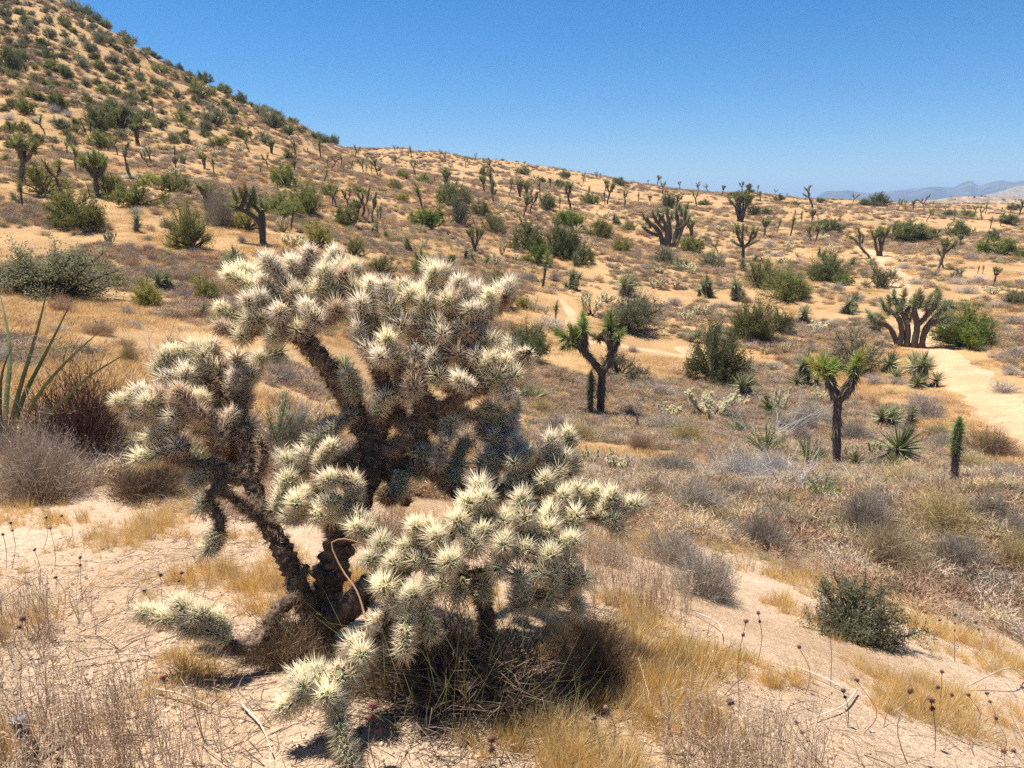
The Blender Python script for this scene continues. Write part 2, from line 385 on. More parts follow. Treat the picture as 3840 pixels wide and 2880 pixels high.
ROCKHILL = range_mesh(sk, 330, 480, 640, -30, 3, 3.2, 40, 3.0, step=.06, rows=30)
structure('rocky_hill', new_mesh('rocky_hill', *ROCKHILL, [M_rock], smooth=True))
sk = [cp(3, x, y) for x, y in ((850, 432), (900, 396), (960, 382), (1060, 383), (1150, 395), (1290, 402), (1400, 386), (1500, 383), (1600, 353), (1660, 350), (1720, 361), (1800, 327), (1865, 307), (1920, 335), (2000, 319), (2070, 308), (2150, 310), (2212, 299), (2400, 312), (2800, 340), (3400, 345))]
structure('mountains', new_mesh('mountains', *range_mesh(sk, 3200, 4600, 6200, -30, 40, 34, 420, 1.5), [M_mtn], smooth=True))
sk = [cp(3, x, y) for x, y in ((1900, 440), (1960, 395), (2050, 375), (2150, 352), (2260, 340), (2500, 350), (3000, 380))]
structure('foothills', new_mesh('foothills', *range_mesh(sk, 2000, 2600, 3300, -30, 70, 16, 200, 1.5), [M_rock], smooth=True))
sk = [cp(3, x, y) for x, y in ((1050, 410), (1180, 388), (1300, 378), (1420, 362), (1560, 350), (1700, 345), (1900, 360), (2200, 372))]
structure('far_range', new_mesh('far_range', *range_mesh(sk, 6200, 7600, 9000, -30, 90, 30, 700, 1.5), [M_mtn], smooth=True))

# ------------------------------------------------------------------ plant building blocks (unit meshes, shared by the copies)
def dome_dir(n, flat=.05):
    th = R.random(n)*2*math.pi; z = flat+(1-flat)*R.random(n)**.85; r = np.sqrt(np.maximum(1-z*z, 0))
    return np.stack([r*np.cos(th), r*np.sin(th), z], 1)

def lobed(D, n=7, deep=.42):
    L = dome_dir(n, .0); d = np.clip(norm(D) @ L.T, 0, 1)**7
    return D*((1-deep)+deep*1.12*d.max(1))[:, None]

def shrub_variant(n_stem, n_twig, n_leaf, lsize, open_=.0, sides=4, wig=.06):
    """unit shrub: radius 1, height 1"""
    stems, LB, LD = [], [], []
    tgt = lobed(dome_dir(n_stem, 0), 7, .34)*(.78+.2*R.random((n_stem, 1)))
    for k in range(n_stem):
        t = tgt[k]*np.array((1, 1, .92))
        mid = t*np.array((.45, .45, .55))+R.normal(size=3)*wig
        base = np.array((t[0], t[1], 0))*.06
        P = resample([base, (base+mid)/2*np.array((1, 1, 1.15)), mid, t*.8+R.normal(size=3)*wig*.5, t], 7)
        stems.append(tube(P, np.linspace(.028, .006, 7), sides, cap=False))
        q = .3+.7*R.random(n_twig)**.7; i = np.minimum((q*6).astype(int), 5); f = q*6-i
        B = P[i]*(1-f[:, None])+P[i+1]*f[:, None]
        Dv = norm(norm(B+np.array((0, 0, .15)))*.5+R.normal(size=(n_twig, 3))*.8+np.array((0, 0, .15)))
        L = .13+.17*R.random(n_twig)
        keep = R.random(n_twig) > open_
        B, Dv, L = B[keep], Dv[keep], L[keep]
        Vt, Tt = blades(B, Dv, L, .012); stems.append((Vt, Tt))
        m = len(B)*n_leaf
        s = R.random((len(B), n_leaf))**.7
        C = (B[:, None]+Dv[:, None]*(L[:, None]*s)[..., None]).reshape(-1, 3)+R.normal(size=(m, 3))*.034
        LB.append(C); LD.append(norm(np.repeat(Dv, n_leaf, 0)*.6+R.normal(size=(m, 3))))
    B = np.concatenate(LB); Dv = np.concatenate(LD); k = B[:, 2] > .02
    B, Dv = B[k], Dv[k]
    sz = lsize*(.6+.8*R.random(len(B)))
    return dict(stem=new_mesh('shrub_stem', *join(*stems), [M_bark]), foliage=new_mesh('shrub_foliage', *blades(B-Dv*sz[:, None]/2, Dv, sz*1.25, sz*.75), [M_leaf]))
SHRUB = [shrub_variant(30, 13, 26, .034) for _ in range(4)]+[shrub_variant(20, 13, 26, .036, .2, wig=.10) for _ in range(2)]
SHRUB_FINE = [shrub_variant(46, 17, 26, .021) for _ in range(3)]
SHRUB_AIRY = [shrub_variant(28, 16, 18, .024, .1, wig=.10) for _ in range(3)]

def bush_variant(n, kink=2, w=.012, specks=0, spread=1.0, up=.0, leaf=.03):
    """dry twiggy bush, radius 1, height 1: many thin forked twigs"""
    T = lobed(dome_dir(n, .0), 8, .42)*(.6+.45*R.random((n, 1)))*np.array((spread, spread, 1)); T[:, 2] += up*R.random(n)*.3
    O = T*np.array((.18, .18, 0))*R.random((n, 1)); M1 = (O+T)*.5+R.normal(size=(n, 3))*.09
    parts = []
    d1 = M1-O; parts.append(blades(O, d1, np.linalg.norm(d1, axis=1)*1.15, w*1.5))
    d2 = T-M1; parts.append(blades(M1, d2, np.linalg.norm(d2, axis=1), w))
    for _ in range(kink):
        f = R.random((n, 1)); B = M1*(1-f)+T*f; Dv = norm(norm(T)*.7+R.normal(size=(n, 3))*.6+np.array((0, 0, .35)))
        parts.append(blades(B, Dv, .12+.2*R.random(n), w*.75))
    V, F_ = join(*parts); V[:, 2] = np.maximum(V[:, 2], -.01)
    out = dict(twig=new_mesh('bush_twig', V, F_, [M_twig]))
    if specks:
        f = .5+.5*R.random((specks, 1)); i = R.integers(0, n, specks); B = M1[i]*(1-f)+T[i]*f+R.normal(size=(specks, 3))*.05
        B[:, 2] = np.maximum(B[:, 2], .01)
        out['leaf'] = new_mesh('bush_leaf', *blades(B, R.normal(size=(specks, 3))+np.array((0, 0, .6)), leaf*(.6+.8*R.random(specks)), leaf*.5), [M_leaf])
    return out
BUSH = [bush_variant(420, 2, .014) for _ in range(5)]
BUSH_LOW = [bush_variant(160, 2, .026) for _ in range(4)]
BUSH_FINE = [bush_variant(900, 3, .0075, 3500, leaf=.022) for _ in range(3)]
BUSH_DEAD = [bush_variant(170, 3, .014) for _ in range(2)]

def rosette(n, L, w, axis=.35, lo=-25, hi=85, curve=0.0, segs=1):
    """leaf head: blades along a short axis (+Z), tips spreading"""
    s = R.random(n); el = (lo+(hi-lo)*s**.8+R.normal(size=n)*9)*D2R; th = R.random(n)*2*math.pi
    Dv = np.stack([np.cos(el)*np.cos(th), np.cos(el)*np.sin(th), np.sin(el)], 1)
    B = np.stack([np.zeros(n), np.zeros(n), axis*s*L*1.0], 1)
    return blades(B, Dv, L*(.78+.35*R.random(n)), w, curve, segs)
ROS_HI = [rosette(240, 1, .075, .9, -35, 85) for _ in range(3)]       # unit blade length 1
ROS_LO = [rosette(70, 1, .13, .9, -35, 85) for _ in range(3)]
YUC_HI = [rosette(120, 1, .066, .22, -15, 86, .05, 2) for _ in range(3)]
YUC_LO = [rosette(70, 1, .085, .2, -15, 86) for _ in range(2)]
def thatch(P, r, n, L, w):
    """dead leaves folded down along a limb"""
    P = np.asarray(P); i = R.integers(0, len(P)-1, n); f = R.random((n, 1)); C = P[i]*(1-f)+P[i+1]*f
    ax = norm(P[i+1]-P[i]); o = norm(np.cross(ax, R.normal(size=(n, 3)))); rr = np.interp(i, np.arange(len(P)), r)
    return blades(C+o*rr[:, None]*.8, -ax*.9+o*.38+R.normal(size=(n, 3))*.12, L*(.6+.6*R.random(n)), w)

def grow(kind, rg):
    """skeleton of a Joshua tree of height about 1: limbs [(path, r0, r1)], heads [(pos, dir, size)]"""
    limbs, heads = [], []
    def limb(p, d, L, r0, r1, bend=.12, up=.25):
        pts = [p]; d = np.array(d, float)
        for _ in range(4):
            d = norm(d+rg.normal(size=3)*bend+np.array((0, 0, up))*.35); pts.append(pts[-1]+d*L/4)
        limbs.append((np.array(pts), r0, r1)); return pts[-1], d
    def dev(d, ang, th):
        a = norm(np.cross(d, (.3, .2, .9))+1e-6); b = np.cross(d, a)
        return norm(d*math.cos(ang)+(a*math.cos(th)+b*math.sin(th))*math.sin(ang))
    O = np.zeros(3); Z = np.array((0, 0, 1.))
    if kind == 'pole':
        p, d = limb(O, Z+rg.normal(size=3)*.08, .78, .045, .04, .05); heads += [(p, d, .2), (p-d*.1, d, .17)]
    elif kind == 'fork':
        p, d = limb(O, Z+rg.normal(size=3)*.1, .5, .042, .036); th = rg.random()*6.3
        for k in range(2):
            p2, d2 = limb(p, dev(d, .65+.2*rg.random(), th+k*3.1), .25+.1*rg.random(), .034, .03, .14, .5); heads.append((p2, d2, .17))
    elif kind == 'umbrella':
        p, d = limb(O, Z+rg.normal(size=3)*.08, .5, .05, .042); n = rg.integers(3, 6); th = rg.random()*6.3
        for k in range(n):
            p2, d2 = limb(p, dev(d, .6+.35*rg.random(), th+k*6.28/n), .22, .034, .028, .12, .6)
            for j in range(2):
                p3, d3 = limb(p2, dev(d2, .45, rg.random()*6.3), .13, .026, .024, .1, .5); heads.append((p3, d3, .125))
    elif kind == 'multi':
        n = rg.integers(4, 7); th = rg.random()*6.3
        for k in range(n):
            p, d = limb(O+np.array((math.cos(th+k), math.sin(th+k), 0))*.06, dev(Z, .15+.4*rg.random(), th+k*6.28/n), .42+.15*rg.random(), .045, .036, .1, .4)
            for j in range(rg.integers(2, 4)):
                p2, d2 = limb(p, dev(d, .5, rg.random()*6.3), .24, .032, .027, .14, .6); heads.append((p2, d2, .115))
                if rg.random() < .5:
                    p3, d3 = limb(p2-d2*.06, dev(d2, .7, rg.random()*6.3), .14, .026, .022); heads.append((p3, d3, .10))
    else:  # crooked, half bare
        p, d = limb(O, Z+rg.normal(size=3)*.2, .45, .042, .034, .22, .2)
        for k in range(rg.integers(2, 5)):
            p2, d2 = limb(p, dev(d, .4+.6*rg.random(), rg.random()*6.3), .25+.15*rg.random(), .028, .022, .25, .4)
            heads.append((p2, d2, .075))
            if rg.random() < .6:
                p3, d3 = limb(p2, dev(d2, .6, rg.random()*6.3), .16, .02, .018, .2); heads.append((p3, d3, .08))
    top = max(h[0][2]+h[2]*.8 for h in heads)
    return [(P/top, a*.8/top, b*.8/top) for P, a, b in limbs], [(p/top, d, s*1.15/top) for p, d, s in heads]

def joshua_variant(kind, seed):
    rg = np.random.default_rng(seed); limbs, heads = grow(kind, rg)
    tr = join(*[tube(resample(P, 7), np.linspace(a, b, 7), 7, .16) for P, a, b in limbs])
    th = join(*[thatch(resample(P, 7)[3:], np.linspace(a, b, 7)[3:], 64, .10, .014) for P, a, b in limbs])
    lv = join(*[xform(ROS_LO[i % 3], frame_to(d), s, p-d*s*.5) for i, (p, d, s) in enumerate(heads)])
    return dict(trunk=new_mesh('joshua_trunk', *tr, [M_jbark]), thatch=new_mesh('joshua_thatch', *th, [M_thatch]), leaves=new_mesh('joshua_leaves', *lv, [M_jleaf]))
JOSH = {k: [joshua_variant(k, 100*i+j) for j in range(n)] for i, (k, n) in enumerate((('pole', 6), ('fork', 8), ('umbrella', 7), ('multi', 7), ('bare', 7)))}

def yucca_variant(spec, hi):
    """spec: heads (x, y, trunk height, lean x, blade length); unit: metres"""
    tr, sk, hd = [], [], []
    for i, (x, y, h, lx, ly, L) in enumerate(spec):
        P = resample([(x, y, 0), (x+lx*.4, y+ly*.4, h*.5), (x+lx, y+ly, h)], 6); d = norm(P[-1]-P[-2]+np.array((0, 0, .02)))
        if h > .08:
            tr.append(tube(P, np.linspace(.075, .06, 6), 7, .1)); sk.append(thatch(P, np.full(6, .06), int(80+300*h), L*.8, .024))
        hd.append(xform((YUC_HI if hi else YUC_LO)[i % (3 if hi else 2)], frame_to(d), L, P[-1]-d*L*.1))
    out = {}
    if tr: out['trunk'] = new_mesh('yucca_trunk', *join(*tr), [M_jbark]); out['thatch'] = new_mesh('yucca_thatch', *join(*sk), [M_thatch])
    out['heads'] = [new_mesh('yucca_rosette', *h, [M_jleaf]) for h in hd]
    return out
def yspec(n, rg, hmax=.8):
    return [(rg.normal()*.28, rg.normal()*.22, hmax*rg.random()**1.1, rg.normal()*.12, rg.normal()*.1, .42+.14*rg.random()) for _ in range(n)]
rgy = np.random.default_rng(5)
YUC = [yucca_variant(yspec(k, rgy, h), k < 3) for k, h in ((1, .5), (2, .3), (3, .9), (4, .9), (5, 1.1), (2, .8), (6, .7), (1, .05))]

def small_joint(L, r, ns, sl, sw):
    V, T = tube([(0, 0, 0), (0, 0, L*.3), (0, 0, L*.75), (0, 0, L)], [r*.7, r, r*.95, r*.5], 5)
    z = R.random(ns)*L; th = R.random(ns)*6.283; Dv = np.stack([np.cos(th), np.sin(th), .3+R.normal(size=ns)*.4], 1)
    B = np.stack([np.cos(th)*r*.8, np.sin(th)*r*.8, z], 1)
    return (V, T), blades(B, Dv, sl, sw)
def cholla_variant(seed, wide, n_main=9):
    """mid-distance cholla: dark crooked limbs, pale joints; radius 1, height 1"""
    rg = np.random.default_rng(seed); st, jt, sp = [], [], []
    j0, s0 = small_joint(.13, .042, 60, .05, .012)
    for k in range(n_main):
        th = k*6.283/n_main+rg.random(); t = np.array((math.cos(th)*(.35+.6*rg.random()), math.sin(th)*(.35+.6*rg.random()), .5+.4*rg.random()))
        P = resample([np.zeros(3), t*np.array((.5, .5, .35))+rg.normal(size=3)*.05, t], 6); st.append(tube(P, np.linspace(.038, .022, 6), 5, .1))
        for m in range(18):
            f = .38+.62*rg.random(); i = min(int(f*5), 4); B = P[i]+(P[i+1]-P[i])*(f*5-i)
            d = norm(norm(B+np.array((0, 0, .2)))+rg.normal(size=3)*.75+np.array((0, 0, .35))); s = .7+.6*rg.random()
            M = frame_to(d); jt.append(xform(j0, M, s, B)); sp.append(xform(s0, M, s, B))
            if rg.random() < .75:
                B2 = B+d*.13*s; d2 = norm(d+rg.normal(size=3)*.7+np.array((0, 0, .3))); M = frame_to(d2); jt.append(xform(j0, M, s*.85, B2)); sp.append(xform(s0, M, s*.85, B2))
    return dict(stem=new_mesh('small_cholla_stem', *join(*st), [M_stem]), joints=new_mesh('small_cholla_joint', *join(*jt), [M_joint]), spines=new_mesh('small_cholla_spine', *join(*sp), [M_spine]))
SCH = [cholla_variant(s, 1) for s in range(4)]

def tuft_variant(n, h, spread, w, lean=.5):
    th = R.random(n)*6.283; q = R.random(n)**.6
    B = np.stack([np.cos(th)*q*spread, np.sin(th)*q*spread, np.zeros(n)], 1)
    Dv = np.stack([np.cos(th)*q*lean+R.normal(size=n)*.18, np.sin(th)*q*lean+R.normal(size=n)*.18, np.ones(n)], 1)
    return blades(B, Dv, h*(.45+.75*R.random(n)), w, .12, 2)

def scatter(name, label_mats, meshes, P, rotz, scl, idx, color, label=None, tiltxy=None):
    """ONE object of kind stuff: instances of a few meshes on points"""
    cl = bpy.data.collections.new(name+'_source')
    for k, me in enumerate(meshes):
        me = me.copy(); me.materials.clear(); me.materials.append(mat('%s_colour_%d' % (name, k), color[k % len(color)], **label_mats))
        o = bpy.data.objects.new('%s_piece_%02d' % (name, k), me); cl.objects.link(o)
    pm = bpy.data.meshes.new(name); pm.vertices.add(len(P)); pm.vertices.foreach_set('co', np.asarray(P, np.float32).ravel())
    rot = np.zeros((len(P), 3), np.float32); rot[:, 2] = rotz
    if tiltxy is not None: rot[:, :2] = tiltxy
    a = pm.attributes.new('rot', 'FLOAT_VECTOR', 'POINT'); a.data.foreach_set('vector', rot.ravel())
    a = pm.attributes.new('scl', 'FLOAT_VECTOR', 'POINT'); s = np.asarray(scl, np.float32); s = np.repeat(s[:, None], 3, 1) if s.ndim == 1 else s
    a.data.foreach_set('vector', np.ascontiguousarray(s, np.float32).ravel())
    a = pm.attributes.new('idx', 'INT', 'POINT'); a.data.foreach_set('value', np.asarray(idx, np.int32))
    ob = obj(name, pm, kind='stuff')
    if label: ob['label'] = label
    g = bpy.data.node_groups.new(name, 'GeometryNodeTree'); g.interface.new_socket('Geometry', in_out='INPUT', socket_type='NodeSocketGeometry')
    g.interface.new_socket('Geometry', in_out='OUTPUT', socket_type='NodeSocketGeometry'); N, L = g.nodes, g.links
    gi = N.new('NodeGroupInput'); go = N.new('NodeGroupOutput'); ip = N.new('GeometryNodeInstanceOnPoints'); ci = N.new('GeometryNodeCollectionInfo')
    ci.inputs['Collection'].default_value = cl; ci.inputs['Separate Children'].default_value = True; ci.inputs['Reset Children'].default_value = True
    ip.inputs['Pick Instance'].default_value = True
    def attr(nm, ty):
        n = N.new('GeometryNodeInputNamedAttribute'); n.data_type = ty; n.inputs['Name'].default_value = nm; return n.outputs[0]
    er = N.new('FunctionNodeEulerToRotation'); L.new(attr('rot', 'FLOAT_VECTOR'), er.inputs[0]); L.new(er.outputs[0], ip.inputs['Rotation'])
    L.new(attr('scl', 'FLOAT_VECTOR'), ip.inputs['Scale']); L.new(attr('idx', 'INT'), ip.inputs['Instance Index'])
    L.new(gi.outputs[0], ip.inputs['Points']); L.new(ci.outputs[0], ip.inputs['Instance']); L.new(ip.outputs[0], go.inputs[0])
    md = ob.modifiers.new('scatter', 'NODES'); md.node_group = g
    return ob

# ------------------------------------------------------------------ the big silver cholla
def joint_variant(L, r, seed, per=11, sl=.034, sw=(.0020, .0016)):
    rg = np.random.default_rng(seed); nz = max(7, int(L/.007)); sides = 12
    z = np.linspace(0, L, nz); prof = np.minimum(1, np.sqrt(np.maximum(0, 1-((z-L+r*1.1)/(r*1.15)).clip(0)**2)))*np.minimum(1, .72+z/.03)
    ang = np.arange(sides)/sides*2*math.pi
    rad = r*prof[:, None]*(1+.16*np.cos(3*ang[None]*2+np.arange(nz)[:, None]*math.pi/2*1.0))
    V = np.stack([rad*np.cos(ang), rad*np.sin(ang), np.repeat(z[:, None], sides, 1)], -1).reshape(-1, 3); T = []
    for i in range(nz-1):
        for s in range(sides):
            a, b = i*sides+s, i*sides+(s+1) % sides; T += [(a, b, b+sides), (a, b+sides, a+sides)]
    body = new_mesh('cholla_joint', V, T, [M_joint], smooth=True)
    n = int(2*math.pi*r*L/(.0112**2)*1.05)+10
    k = np.arange(n); zz = L*((k+.5)/n)**.86; th = k*2.39996
    pr = np.interp(zz, z, prof); nx = np.stack([np.cos(th), np.sin(th), np.clip((zz-L+r)/r, 0, 1)**2*2.2+.12], 1); nx = norm(nx)
    B = np.stack([r*pr*np.cos(th), r*pr*np.sin(th), zz], 1)
    Bs = np.repeat(B, per, 0); Ns = np.repeat(nx, per, 0); m = len(Bs)
    Dv = norm(Ns+rg.normal(size=(m, 3))*.42+np.array((0, 0, .28)))
    ln = sl*(.35+.75*rg.random(m)**.8)*(1+.25*np.clip((Bs[:, 2]-L*.6)/(L*.4), 0, 1))
    return dict(L=L, body=body, spine=new_mesh('cholla_spine', *spikes(Bs, Dv, ln, sw[0]+sw[1]*rg.random(m)), [M_spine]))
JV = [joint_variant(L, r, s, 7, sl) for s, (L, r, sl) in enumerate(((.055, .0145, .044), (.068, .015, .045), (.085, .015, .041), (.105, .0155, .039), (.13, .016, .037), (.16, .0165, .035)))]

_b, _ = hit(686*DS, 1395*DS); D0 = float(np.dot(_b-np.array((0, 0, EYE)), (0, CP, -SP)))
BASE = _b-np.array((0, 0, .04))
def q3(x, y, dd): return at_depth(x*DS, y*DS, D0+dd)
big = thing('silver_cholla', 'cactus', None, BASE, label='huge silver cholla cactus with dense straw-white spines and black crooked trunks')
BR = [  # branches: (x, y, depth offset) in overview pixels, thickness
 ('trunk', [(690, 1405, 0), (702, 1290, -.02), (732, 1180, -.03), (775, 1080, -.02), (802, 1000, 0), (806, 930, .02)], .060, .048),
 ('trunk', [(690, 1350, -.02), (655, 1292, -.05), (612, 1190, -.08), (570, 1110, -.07), (545, 1040, -.05), (530, 960, -.03), (508, 880, 0), (488, 812, .02), (455, 768, .04)], .042, .024),
 ('trunk', [(700, 1345, -.05), (645, 1290, -.10), (598, 1322, -.15), (560, 1388, -.20), (512, 1400, -.24), (476, 1372, -.26)], .030, .02),
 ('trunk', [(695, 1340, -.02), (745, 1322, -.12), (795, 1272, -.22), (860, 1228, -.32), (930, 1180, -.38), (985, 1130, -.36)], .046, .026),
 ('branch', [(804, 960, .02), (778, 915, .02), (752, 860, .0), (712, 800, -.04), (662, 742, -.06), (605, 692, -.06), (560, 672, -.04)], .046, .026),
 ('branch', [(806, 950, .02), (834, 880, .0), (824, 810, -.04), (798, 740, -.06), (786, 682, -.04)], .036, .024),
 ('branch', [(808, 980, .02), (872, 958, .0), (912, 882, .0), (902, 800, .02), (905, 740, .02), (930, 670, .02)], .036, .022),
 ('branch', [(900, 920, .0), (962, 880, -.02), (1022, 838, -.05), (1062, 795, -.05)], .028, .02),
 ('branch', [(806, 1010, .02), (872, 1000, .05), (925, 1010, .06), (985, 1060, .02), (1045, 1085, -.04), (1090, 1060, -.08)], .032, .024),
 ('branch', [(1045, 1085, -.04), (1060, 1000, .0), (1075, 930, .03)], .024, .018),
 ('branch', [(1090, 1070, -.06), (1150, 1040, -.06), (1200, 1000, -.05)], .022, .018),
 ('branch', [(1150, 1090, -.1), (1230, 1110, -.1), (1285, 1115, -.12), (1330, 1130, -.13)], .016, .013),
 ('branch', [(530, 950, -.03), (462, 905, -.06), (395, 885, -.08), (320, 858, -.10)], .022, .014),
 ('branch', [(548, 1045, -.05), (482, 1012, -.08), (405, 1000, -.1), (345, 984, -.12)], .022, .014),
 ('branch', [(506, 868, 0), (436, 822, -.02), (378, 796, -.03)], .020, .014),
 ('branch', [(590, 1150, -.08), (520, 1085, -.12), (465, 1060, -.14), (440, 1080, -.14)], .020, .014),
 ('branch', [(440, 1078, -.14), (470, 1110, -.14), (475, 1150, -.14), (458, 1190, -.15)], .015, .012),
 ('branch', [(730, 1180, -.04), (690, 1060, -.12), (700, 985, -.15), (722, 962, -.16)], .022, .018),
 ('branch', [(985, 1130, -.36), (1060, 1120, -.34), (1130, 1150, -.32), (1190, 1200, -.32), (1230, 1260, -.3)], .026, .016),
 ('branch', [(930, 1180, -.38), (1000, 1240, -.36), (1045, 1300, -.32), (1052, 1380, -.3)], .026, .022),
 ('branch', [(860, 1228, -.32), (850, 1310, -.42), (800, 1380, -.5), (735, 1450, -.58), (725, 1520, -.62)], .022, .014),
 ('branch', [(806, 1000, .02), (850, 1040, .08), (880, 1090, .1)], .02, .016),
 ('branch', [(860, 1000, .04), (868, 1040, .02), (858, 1068, .0)], .016, .014),
 ('branch', [(555, 1030, -.05), (572, 985, -.06), (560, 945, -.06)], .014, .012),
 ('branch', [(640, 1275, -.08), (655, 1240, -.1), (662, 1222, -.1)], .013, .010),
]
ATT = []
def cholla_limb(nm, P, r0, r1, dens, tone):
    n = len(P); rad = np.linspace(r0, r1, n)*(1+.07*R.normal(size=n))
    Pf = resample(P, n*4); rf = np.interp(np.linspace(0, n-1, n*4), np.arange(n), rad)*(1+.10*R.normal(size=n*4))
    o = obj(nm, new_mesh('cholla_'+nm, *(lambda VT: (VT[0]-BASE, VT[1]))(tube(Pf, rf, 13, .17)), [M_stem]), big)
    ATT.extend(P[1:])
    ln = float(np.sum(np.linalg.norm(np.diff(P, axis=0), axis=1))); m = int(ln*dens)
    f = R.random(m)*(n-1.001) if nm == 'branch' else (n-1.001)*R.random(m)**.7
    i = f.astype(int); C = P[i]+(P[i+1]-P[i])*(f-i)[:, None]; ax = norm(P[i+1]-P[i]); od = norm(np.cross(ax, R.normal(size=(m, 3))))
    m4 = 4; C = np.repeat(C+od*rad[i][:, None]*.95, m4, 0); od = np.repeat(od, m4, 0)
    V, T = spikes(C, od+R.normal(size=C.shape)*.5, .012+.022*R.random(len(C)), .0019)
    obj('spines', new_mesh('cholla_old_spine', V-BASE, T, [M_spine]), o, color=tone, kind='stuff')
for nm, pts, r0, r1 in BR:
    P = resample([q3(*p) for p in pts], max(8, len(pts)*3)); n = len(P); cholla_limb(nm, P, r0*.92, r1*.92, 1700 if nm == 'branch' else 600, (.74, .56, .39) if pts[-1][1] < 1000 else (.45, .34, .24))

